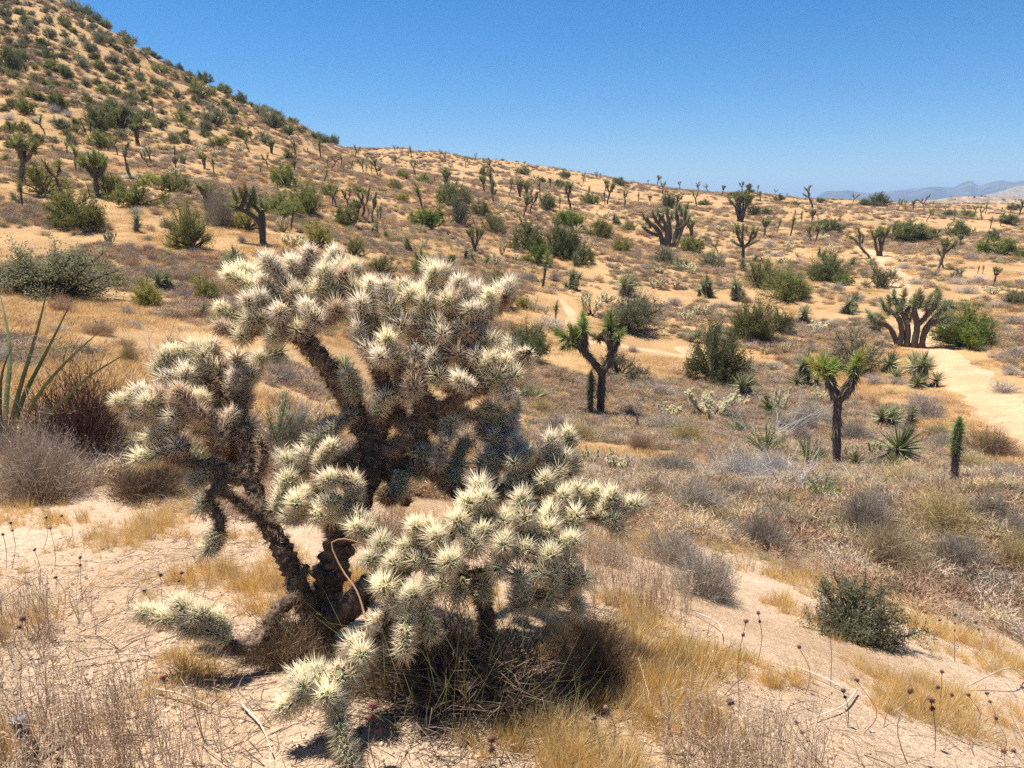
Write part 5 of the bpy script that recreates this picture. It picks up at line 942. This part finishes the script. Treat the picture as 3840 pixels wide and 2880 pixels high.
for x, y, w, h, lb in ((1655, 985, 130, 110, 'green feathery sprigs growing through bleached dead branches'), (1745, 1010, 120, 110, 'green feathery sprigs at the foot of the bright-headed forked Joshua tree'), (1590, 940, 90, 70, 'small green sprig above the bleached dead branches'), (1775, 1085, 130, 110, 'tall green sprigs just downhill of the bleached branches'), (480, 1060, 70, 40, 'tiny green seedling in litter under the cholla')):
    herb(x, y, w*.75, h*.65, (.14, .25, .05), lb, 26, 46, .075)
# green-stalked ephedra in the cholla's shade
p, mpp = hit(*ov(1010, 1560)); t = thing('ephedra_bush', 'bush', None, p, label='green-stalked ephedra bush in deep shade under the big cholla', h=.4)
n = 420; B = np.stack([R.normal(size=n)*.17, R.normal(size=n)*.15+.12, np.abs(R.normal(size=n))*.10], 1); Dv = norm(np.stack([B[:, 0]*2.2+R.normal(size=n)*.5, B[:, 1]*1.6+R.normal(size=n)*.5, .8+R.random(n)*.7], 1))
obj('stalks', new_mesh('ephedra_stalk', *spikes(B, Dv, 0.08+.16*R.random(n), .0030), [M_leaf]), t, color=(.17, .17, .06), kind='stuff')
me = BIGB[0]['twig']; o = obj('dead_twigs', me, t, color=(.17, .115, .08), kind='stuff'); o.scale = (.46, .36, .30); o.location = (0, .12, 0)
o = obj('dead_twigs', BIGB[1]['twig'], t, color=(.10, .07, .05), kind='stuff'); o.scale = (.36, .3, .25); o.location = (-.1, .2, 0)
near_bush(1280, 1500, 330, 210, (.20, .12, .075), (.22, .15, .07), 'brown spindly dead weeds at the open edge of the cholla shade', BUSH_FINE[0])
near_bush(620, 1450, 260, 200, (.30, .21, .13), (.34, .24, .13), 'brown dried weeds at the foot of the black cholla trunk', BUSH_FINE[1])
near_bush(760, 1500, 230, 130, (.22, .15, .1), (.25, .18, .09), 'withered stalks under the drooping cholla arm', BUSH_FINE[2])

# bleached dead branches in the middle scrub
def dead_branch(name, label, x, y, w, h, col, n, r=.012, group=None):
    p, mpp = hit(*ov(x, y)); t = thing(name, 'dead branch', group, p, label=label, h=h*DS*mpp); hw, hh = w*DS*mpp/2, h*DS*mpp
    for k in range(n):
        a = rnd.uniform(0, 6.28); e = np.array((math.cos(a)*hw*rnd.uniform(.5, 1), math.sin(a)*hw*rnd.uniform(.3, .8), hh*rnd.uniform(.4, 1)))
        P = resample([(0, 0, -.02), e*np.array((.4, .4, .35))+R.normal(size=3)*hw*.08, e*.75+R.normal(size=3)*hw*.08, e], 8)
        o = obj('branch', new_mesh('dead_branch', *tube(P, np.linspace(r, r*.3, 8), 5, .1), [M_twig]), t, color=col); tw = []
        for j in range(5):
            i = rnd.randrange(3, 7); d = (P[i]-P[i-1])*rnd.uniform(1, 2.4)+R.normal(size=3)*hw*.14; tw.append(tube(resample([P[i], P[i]+d*.5+R.normal(size=3)*.02, P[i]+d], 4), np.linspace(r*.4, r*.12, 4), 4, cap=False))
        obj('twigs', new_mesh('dead_twig', *join(*tw), [M_twig]), o, color=col, kind='stuff')
    return t
dead_branch('dead_branch', 'tangle of bleached white dead branches threaded with green sprigs', 1640, 965, 300, 120, (.60, .55, .50), 24, .006)
dead_branch('dead_branch', 'pale broken branches lying in the grey scrub below the green sprigs', 1690, 1060, 320, 80, (.52, .47, .43), 16, .006)
dead_branch('dead_branch', 'bare charcoal-black twig cluster seen past the right arm of the cholla', 1040, 990, 90, 60, (.07, .055, .05), 5, .008)
dead_branch('dead_branch', 'bare crooked twigs rising from the straw grass beside a grey bush', 1370, 925, 110, 60, (.2, .16, .13), 4, .02)
dead_branch('dead_branch', 'whitish forked dead branch standing behind the dark-red twiggy bush', 330, 820, 170, 150, (.52, .46, .42), 4, .009)
dead_branch('dead_branch', 'bleached twigs sprawling on the litter under the cholla', 470, 1110, 260, 60, (.52, .47, .42), 6, .006)
dead_branch('dead_branch', 'white-barked dead twig in the deep shade under the cholla', 1010, 1500, 120, 60, (.62, .58, .53), 3, .005)
def stick(x0, y0, x1, y1, r, col, label, lift=.02, rise=0.0, group=None):
    a, _ = hit(*ov(x0, y0)); b, _ = hit(*ov(x1, y1)) if not rise else (None, None)
    if rise: b = at_depth(x1*DS, y1*DS, float(np.dot(a-np.array((0, 0, EYE)), (0, CP, -SP)))+.02)
    a = a+np.array((0, 0, lift if not rise else -.03)); b = b+np.array((0, 0, 0 if rise else lift)); m_ = (a+b)/2+R.normal(size=3)*np.linalg.norm(b-a)*.05
    VT = tube(resample([a, m_, b], 9), np.linspace(r, r*.5, 9), 5, .12); o = obj('dead_stick', new_mesh('dead_stick', VT[0]-a, VT[1], [M_twig]), color=col); o.location = a
    o['label'] = label; o['category'] = 'stick'; 
    if group: o['group'] = group
    THINGS.append(dict(o=o, cat='stick', pos=a, label=label))
stick(1733, 1145, 1768, 1098, .016, (.10, .08, .07), 'short dark stick jutting from the sand between grey bushes', rise=1)
stick(1980, 1072, 1966, 1090, .02, (.12, .10, .085), 'dark splintered stub poking out of yellow-green scrub', rise=1)
for k, (a, b, c, d, lb) in enumerate(((1895, 1265, 1990, 1250, 'pale thin stick lying across the small dark green shrub'), (2090, 1490, 2210, 1470, 'long straw-coloured stick at the open sandy edge'), (1720, 1450, 1830, 1500, 'pale bent stalk fallen below the small dark green shrub'), (1500, 1330, 1560, 1390, 'bleached stick at the foot of the mauve-grey bush'), (160, 1440, 330, 1425, 'grey fallen twig on the gravel beside the low cholla arm'), (340, 1500, 470, 1545, 'thin pale twig lying near a patch of shade'), (520, 1530, 590, 1640, 'pale curved root lying in brown grass'), (1100, 1625, 1210, 1600, 'straw stalk across the dark litter'), (1850, 1500, 1760, 1560, 'straw stalk leaning into golden grass'))):
    stick(a, b, c, d, .0035, (.55, .47, .36), lb)
# dark weathered stub at the edge
p, _ = hit(*ov(75, 1690)); t = thing('dead_stump', 'stump', None, p, label='weathered black cactus skeleton stub with a whitish broken top', h=.2)
dS = float(np.dot(p-np.array((0, 0, EYE)), (0, CP, -SP)))
for nm, pts, r in (('trunk', [(75, 1690), (68, 1630), (50, 1580), (42, 1562)], .022), ('branch', [(70, 1640), (110, 1625), (135, 1610)], .011), ('branch', [(78, 1680), (120, 1670), (128, 1640)], .010)):
    P = resample([at_depth(x*DS, y*DS, dS-.01)-p for x, y in pts], 8); obj(nm, new_mesh('stump_limb', *tube(P, np.linspace(r, r*.7, 8), 8, .2), [M_stem]), t)
obj('broken_top', new_mesh('stump_fibre', *blades(np.repeat([at_depth(42*DS, 1562*DS, dS-.01)-p], 40, 0)+R.normal(size=(40, 3))*.008, R.normal(size=(40, 3))+np.array((0, 0, 1.)), .03, .004), [M_twig]), t, color=(.55, .52, .5), kind='stuff')

# chia stalks with round seed heads
def head_mesh(seed):
    n = 160; rg_ = np.random.default_rng(seed); d = norm(rg_.normal(size=(n, 3))*np.array((1, 1, .75))); return new_mesh('seed_head', *spikes(d*.3, d+rg_.normal(size=d.shape)*.3, .35+.75*rg_.random(n), .24), [M_seed])
HEADS = [head_mesh(s) for s in range(3)]
CH_TALL = []
def chia(crop, x, y, length, n=1, col=(.14, .075, .075), big=1.0, word=''):
    tip = cp(crop, x, y); foot = (tip[0]+rnd.uniform(-6, 6), tip[1]+length*CS); p, mpp = hit(*foot); d = float(np.dot(p-np.array((0, 0, EYE)), (0, CP, -SP)))
    t = thing('chia_stalk', 'dry flower', 'chia stalks', p, label=None, h=length*CS*mpp, kind='chia', word=n, big=big); tp_ = at_depth(*tip, d)-p
    P = resample([(0, 0, -.02), tp_*.5+np.array((rnd.uniform(-.045, .045), rnd.uniform(-.04, .04), 0)), tp_], 8)
    obj('stalk', new_mesh('chia_stalk', *tube(P, np.linspace(.0017, .0010, 8), 4, .1), [M_twig]), t, color=(.30, .20, .14))
    for k in range(n):
        o = obj('seed_head', HEADS[k % 3], t, color=jit(col, .2)); s = big*(.0085-.0018*k); o.scale = (s,)*3; o.location = P[-1-k*1]*(1 if k == 0 else 1)+np.array((0, 0, 0 if k else .004)); o.rotation_euler = (rnd.random(), rnd.random(), rnd.random()*6)
for r_ in ((9, 310, 1240, 420, 1, (.12, .07, .085), 1.5), (9, 410, 715, 560, 2), (9, 735, 1370, 300, 3), (9, 1040, 1165, 240, 2), (9, 1128, 1095, 330, 1), (9, 1475, 1165, 480, 1, (.30, .14, .08), 1.3), (9, 1610, 1225, 330, 2, (.20, .08, .07), 1.5), (9, 1655, 1140, 200, 1), (9, 1680, 1040, 240, 1), (9, 1765, 670, 300, 3), (9, 1900, 720, 220, 2), (9, 1710, 520, 230, 2), (9, 1665, 705, 160, 1), (9, 1850, 1190, 200, 1), (9, 1970, 1180, 230, 2), (9, 2080, 1550, 200, 1, (.26, .12, .07), 1.2), (9, 2145, 1555, 170, 1), (9, 1575, 520, 160, 1), (9, 935, 715, 420, 2), (9, 490, 660, 330, 2), (9, 2200, 1140, 180, 1), (9, 790, 200, 160, 2), (9, 1110, 300, 160, 1), (9, 755, 880, 300, 1), (9, 1745, 1190, 190, 1), (9, 2030, 1340, 220, 1),
           (7, 70, 75, 300, 2), (7, 520, 300, 270, 2), (7, 360, 430, 250, 1), (7, 150, 700, 260, 2, (.18, .07, .09), 1.3), (7, 325, 110, 260, 1), (7, 20, 150, 230, 1), (7, 1325, 215, 330, 1), (7, 1180, 400, 300, 2), (7, 1040, 410, 320, 1, (.20, .19, .19), 1.3), (7, 935, 515, 280, 1, (.22, .2, .2), 1.1), (7, 225, 250, 220, 1), (7, 300, 40, 200, 1), (7, 400, 30, 210, 1), (7, 1060, 1080, 200, 1, (.24, .07, .05), 1.3),
           (8, 690, 1265, 420, 2, (.28, .09, .09), 1.7), (8, 715, 1410, 260, 1, (.30, .12, .08), 1.4), (8, 1460, 1480, 240, 2, (.16, .07, .06), 1.5), (8, 2120, 1340, 300, 1, (.32, .2, .13), 1.2), (8, 2200, 1280, 320, 1, (.3, .2, .13), 1.1)):
    chia(*r_)
# one long dry stem arching over the black trunk
t = thing('arching_stem', 'dry stem', None, BASE, label='single tan dry stem arching in front of the black cholla trunk')
P = resample([q3(*w_)-BASE for w_ in ((806, 1470, -.5), (798, 1400, -.5), (790, 1340, -.46), (770, 1275, -.42), (742, 1235, -.38), (722, 1195, -.36), (716, 1172, -.35), (728, 1166, -.35), (790, 1176, -.36))], 26)
obj('stem', new_mesh('arching_stem', *tube(P, np.linspace(.0042, .002, 26), 5), [M_twig]), t, color=(.34, .21, .12))

# ------------------------------------------------------------------ grass, weeds and litter
TU = [tuft_variant(n_, h_, s_, w_, l_) for n_, h_, s_, w_, l_ in ((34, .17, .045, .0030, .7), (44, .24, .035, .0026, .4), (20, .13, .10, .0028, 1.6), (40, .26, .03, .0026, .35))]
TUM = [new_mesh('grass_tuft', *t_, [M_grass]) for t_ in TU]
TUW = [new_mesh('grass_clump', *tuft_variant(80, .15, .38, .009, .9), [M_grass]) for _ in range(3)]
GC = [(.70, .47, .16), (.72, .55, .28), (.62, .38, .13), (.70, .48, .18)]
def polar_points(n, r0, r1, a0=-43, a1=43, power=1.0):
    r = r0*np.exp(R.random(n)**power*math.log(r1/r0)); a = (a0+(a1-a0)*R.random(n))*D2R; x, y = r*np.sin(a), r*np.cos(a); return x, y, r
def place(x, y, dz=-.004): return np.stack([x, y, ground_z(x, y)+dz], 1)
x, y, r = polar_points(60000, 1.0, 9.0, -50, 50, .72)
d = vnoise(x, y, .33, 21)*.75+vnoise(x, y, 1.1, 22)*.22+.40*vnoise(x, y, .13, 23)
k = (d > .0-.05*np.clip((r-4)/4, 0, 1)+1.0*R.random(len(x))) ; x, y, d = x[k], y[k], d[k]
scatter('dry_grass', dict(noise=.22, nscale=4, trans=.35, rnd_amt=.25), TUM, place(x, y), R.random(len(x))*6.28, (.20+.36*R.random(len(x)))*np.clip(.62+d*.8, .35, 1.25), R.integers(0, 4, len(x)), GC, 'golden dry grass tufts on pale sandy soil', R.normal(size=(len(x), 2))*.22)
x, y, r = polar_points(64000, 8.0, 120, -46, 46, 1.0)
d = vnoise(x, y, 2.5, 31)*.5+vnoise(x, y, 8, 32)*.6
k = (d > -.12+.3*R.random(len(x))) & (trail_dist(x, y) > .8); x, y, r = x[k], y[k], r[k]
scatter('valley_grass', dict(noise=.22, nscale=4, trans=.35, rnd_amt=.25), TUW, place(x, y), R.random(len(x))*6.28, (.45+.5*R.random(len(x)))*np.clip(.6+r/60, .7, 1.7), R.integers(0, 3, len(x)), [(.66, .45, .19), (.56, .35, .16), (.68, .51, .27)], 'ochre dry grass spread over the valley and slopes')
# low scrub beyond counting: the small mounds between the single bushes
x, y, r = (np.concatenate(z_) for z_ in zip(polar_points(80000, 5.5, 260, -46, 46, .68), polar_points(16000, 6.5, 45, -46, 46, .8)))
d = vnoise(x, y, 3.5, 41)*.6+vnoise(x, y, 12, 42)*.5
k = (d > -.32+.4*R.random(len(x))+.12*np.clip((30-r)/22, 0, 1)) & (trail_dist(x, y) > 1.6); x, y, r = x[k], y[k], r[k]
scatter('low_scrub', dict(noise=.25, nscale=6, trans=.1, rnd_amt=.3), [b_['twig'] for b_ in BUSH_LOW*2], place(x, y, -.02), R.random(len(x))*6.28, np.stack([(s_ := (.16+.32*R.random(len(x))**1.5)*np.clip(.7+r/80, .8, 2.4)), s_, s_*.62], 1), R.integers(0, 8, len(x)), [(.44, .35, .26), (.50, .35, .21), (.40, .25, .15), (.34, .28, .22), (.56, .42, .22), (.26, .24, .13), (.46, .34, .24), (.34, .20, .13)], 'low mauve and brown scrub mounds covering the slopes')
# thin dry weeds with tiny heads, thick in the near corner
def weed_variant(n):
    st, hd = [], []
    for k_ in range(n):
        a = rnd.random()*6.28; e = np.array((math.cos(a)*.10*rnd.random(), math.sin(a)*.10*rnd.random(), .22+.16*rnd.random())); P = resample([(0, 0, 0), e*.5+R.normal(size=3)*.015, e], 6); st.append(tube(P, np.linspace(.0016, .0008, 6), 3, cap=False))
        for j in range(5):
            i = rnd.randrange(2, 6); q_ = P[i]+R.normal(size=3)*.03+np.array((0, 0, .03)); st.append(tube([P[i], q_], [.0009, .0006], 3, cap=False)); m_ = 6; hd.append(blades(np.repeat([q_], m_, 0), R.normal(size=(m_, 3)), .007, .004))
    return new_mesh('dry_weed', *join(*st, *hd), [M_twig])
WD = [weed_variant(5) for _ in range(4)]
x, y, r = polar_points(9000, 1.2, 6.5, -48, 48, .8); left = np.clip((-x+.1)/1.1, 0, 1)
d = vnoise(x, y, .8, 51)*.7; k = (d+.30*left*(r < 2.6)+.14*(r > 2.6) > .42+.5*R.random(len(x))); x, y = x[k], y[k]
scatter('dry_weeds', dict(noise=.25, nscale=6, trans=.1, rnd_amt=.25), WD, place(x, y), R.random(len(x))*6.28, .32+.45*R.random(len(x)), R.integers(0, 4, len(x)), [(.54, .38, .25), (.60, .45, .30), (.42, .28, .19), (.66, .50, .34)], 'brown wiry dried weeds with tiny seed heads')
# litter: chips, stalk bits and pebbles
LT_ = [new_mesh('litter_bit', *tube([(0, 0, 0), (.02+.05*rnd.random(), R.normal()*.012, .006), (.08+.07*rnd.random(), R.normal()*.02, .003)], [.0013, .0012, .0005], 3), [M_twig]) for _ in range(4)]
def pebble():
    V, T = tube([(0, 0, -.003), (0, 0, .0), (0, 0, .002), (0, 0, .004)], [.003, .006, .005, .002], 6, .35); return new_mesh('pebble', V, T, [M_twig])
PB = [pebble() for _ in range(3)]
x, y, r = polar_points(34000, 1.0, 7.0, -50, 50, .7); k = vnoise(x, y, .7, 61) > -.3+.8*R.random(len(x)); x, y = x[k], y[k]
scatter('ground_litter', dict(noise=.25, nscale=6, trans=.1, rnd_amt=.25), LT_+PB, place(x, y, .002), R.random(len(x))*6.28, .5+.9*R.random(len(x))**2, R.choice(7, len(x), p=[.2, .17, .2, .16, .09, .09, .09]), [(.48, .37, .26), (.26, .18, .12), (.56, .44, .3), (.20, .14, .10), (.56, .41, .28), (.46, .34, .25), (.64, .5, .36)], 'scattered stalk bits and gravel on the sand', R.normal(size=(len(x), 2))*.15)
# scrub on the far rocky hill
Vh = ROCKHILL[0]; Vh = Vh[(np.hypot(Vh[:, 0], Vh[:, 1]) < 482)]; k = R.choice(len(Vh), 1600); Pk = Vh[k]+np.stack([R.normal(size=1600)*2, R.normal(size=1600)*2, np.full(1600, -.1)], 1)
scatter('hill_scrub', dict(noise=.25, nscale=6, trans=.1, rnd_amt=.25), [b_['twig'] for b_ in BUSH_LOW], Pk, R.random(1600)*6.28, .5+.9*R.random(1600), R.integers(0, 4, 1600), [(.12, .12, .07), (.16, .14, .09), (.3, .24, .19), (.1, .1, .06)], 'dark specks of scrub on the far rocky hill')

# ------------------------------------------------------------------ haze
hz = bpy.data.materials.new('haze_air'); hz.use_nodes = True; hn = hz.node_tree; hn.nodes.remove(hn.nodes['Principled BSDF'])
pv = hn.nodes.new('ShaderNodeVolumePrincipled'); pv.inputs['Color'].default_value = (.52, .74, 1.0, 1); pv.inputs['Density'].default_value = 2.2e-4; pv.inputs['Anisotropy'].default_value = 0.0
hn.links.new(pv.outputs[0], hn.nodes['Material Output'].inputs['Volume'])
x0, x1, y0, y1, z0, z1 = -9600, 15000, -9600, 15500, float(ZG.min())-2, 225.0
z0 = min(z0, -75)
Vb = [(x, y, z) for x in (x0, x1) for y in (y0, y1) for z in (z0, z1)]
hb = obj('haze', new_mesh('haze', Vb, [(0, 1, 3, 2), (4, 6, 7, 5), (0, 4, 5, 1), (2, 3, 7, 6), (0, 2, 6, 4), (1, 5, 7, 3)], [hz]), kind='stuff'); hb['label'] = 'thin bluish summer haze over the basin'

# ------------------------------------------------------------------ labels: what sets each plant apart
for lm, rows in (('the yucca clump at the trail', (10, 1550, 432)), ('the pale sprawling cholla', (6, 1150, 455)), ('the big shrub by the trail', (3, 1830, 1395)), ('the twin-trunked crooked Joshua tree', (3, 1240, 805)), ('the skirted yuccas by the grey-green shrub', (2, 1870, 1052)), ('the dark shrub pair in mid-valley', (2, 1400, 810)), ('the dark thicket on the hillside', (1, 800, 845)), ('the wide olive shrub at the hill foot', (1, 520, 1500)), ('the twin grey tussocks', (4, 990, 140)), ('the low green dome', (3, 2050, 795))):
    LANDMARKS.append((lm, hit(*cp(*rows))[0]))
LP = np.array([l[1] for l in LANDMARKS])
up = np.array((-.62, .78))
def zone(p):
    r = math.hypot(p[0], p[1]); a = math.degrees(math.atan2(p[0], p[1]))
    if r > 175: return 'on the ridge crest'
    if a < -13 and r > 62: return 'high on the steep hillside' if r > 100 else 'on the lower hillside'
    if r > 95: return 'on the upper far slope'
    if r > 55: return 'on the far slope'
    if trail_dist(p[0], p[1])[0] < 4: return 'near the sandy path'
    if r > 28: return 'on the valley flat'
    if r > 12: return 'on the near valley floor'
    return 'on the near slope'
def relation(p):
    d = LP[:, :2]-p[None, :2]; dist = np.hypot(d[:, 0], d[:, 1]); i = int(np.argmin(dist)); r = math.hypot(p[0], p[1])
    if dist[i] > .33*r+3: return None
    dz = p[2]-LP[i][2]; near = dist[i] < .10*r+.8
    s = 'right beside' if near else 'uphill from' if dz > .35 else 'downhill from' if dz < -.35 else 'level with'
    return s+' '+LANDMARKS[i][0]
MED = {}
for t in THINGS:
    if t.get('kind'): MED.setdefault(t['kind'], []).append(t['h'])
MED = {k: np.quantile(v, [.2, .5, .8]) for k, v in MED.items()}
for t in THINGS:
    if t['label']: t['o']['label'] = t['label']; continue
    k = t['kind']; q_ = int(np.searchsorted(MED[k], t['h'])); rel = relation(t['pos']); zn = zone(t['pos'])
    sz = {'shrub': ['small', 'medium', 'bushy', 'large'], 'joshua': ['short', 'middling', 'tall', 'very tall'], 'yucca': ['squat', 'low', 'tall', 'large'], 'cholla': ['tiny', 'small', 'rounded', 'big'], 'bush': ['tiny', 'low', 'rounded', 'broad'], 'chia': ['short', 'slim', 'long', 'tall']}[k][q_]
    if k == 'shrub': s = f"{sz} {t['word']} {'open' if t.get('airy') else 'dense'} shrub"
    elif k == 'joshua': s = sz+' '+{'pole': 'unbranched Joshua tree pole', 'fork': 'two-armed Joshua tree', 'umbrella': 'Joshua tree with spreading crown', 'multi': 'many-stemmed Joshua tree', 'bare': 'crooked half-bare Joshua tree'}[t['word']]
    elif k == 'yucca': s = sz+' '+{1: 'single-headed', 2: 'two-headed', 3: 'three-headed', 4: 'four-headed', 5: 'five-headed', 6: 'six-headed'}[t['word']]+' spiky yucca'
    elif k == 'cholla': s = f'{sz} cream-coloured cholla cactus'
    elif k == 'bush': s = f"{sz} {t['word']} dry bush"
    else: s = f"{sz} chia stalk with {['', 'one', 'two', 'three'][t['word']]} {'big ' if t['big'] > 1.05 else ''}round seed head{'s' if t['word'] > 1 else ''}"
    full = f'{s}, {rel}' if rel else f'{s} {zn}'
    t['o']['label'] = full if len(full.split()) <= 16 else f'{s} {zn}'; t['base'] = s; t['zn'] = zn

# where several would share a label, name the plant each stands closest to
SHORT = {'shrub': lambda t: t['word']+' shrub', 'joshua': lambda t: {'pole': 'Joshua tree pole', 'fork': 'two-armed Joshua tree', 'umbrella': 'spreading Joshua tree', 'multi': 'many-stemmed Joshua tree', 'bare': 'half-bare Joshua tree'}[t['word']], 'yucca': lambda t: 'spiky yucca', 'cholla': lambda t: 'pale cholla', 'bush': lambda t: t['word']+' bush'}
PL = [t for t in THINGS if t.get('kind') in SHORT]; PP = np.array([t['pos'] for t in PL])
def dupes():
    c = {}
    for t in THINGS: c.setdefault(t['o']['label'], []).append(t)
    return [v for v in c.values() if len(v) > 1]
for rank in (1, 2, 3):
    for grp in dupes():
        for t in grp:
            if 'base' not in t: continue
            d = np.linalg.norm(PP-t['pos'][None], axis=1); o_ = [PL[i] for i in np.argsort(d)[:14] if PL[i] is not t]
            o_ = [x_ for x_ in o_ if x_['kind'] != t['kind'] or SHORT[x_['kind']](x_) != SHORT.get(t['kind'], lambda q_: '')(t)]
            if len(o_) < rank: continue
            nb = o_[0 if rank < 3 else 1]; rel = 'just uphill of' if t['pos'][2]-nb['pos'][2] > .25 else 'just downhill of' if t['pos'][2]-nb['pos'][2] < -.25 else 'beside'
            nm = SHORT[nb['kind']](nb); a_ = 'an' if nm[0] in 'aeiou' else 'a'
            lab = f"{t['base']} {rel} {a_} {nm}"
            if rank > 1: lab = f"{t['base']} {t['zn']}, {rel} {a_} {nm}"
            if len(lab.split()) <= 16: t['o']['label'] = lab
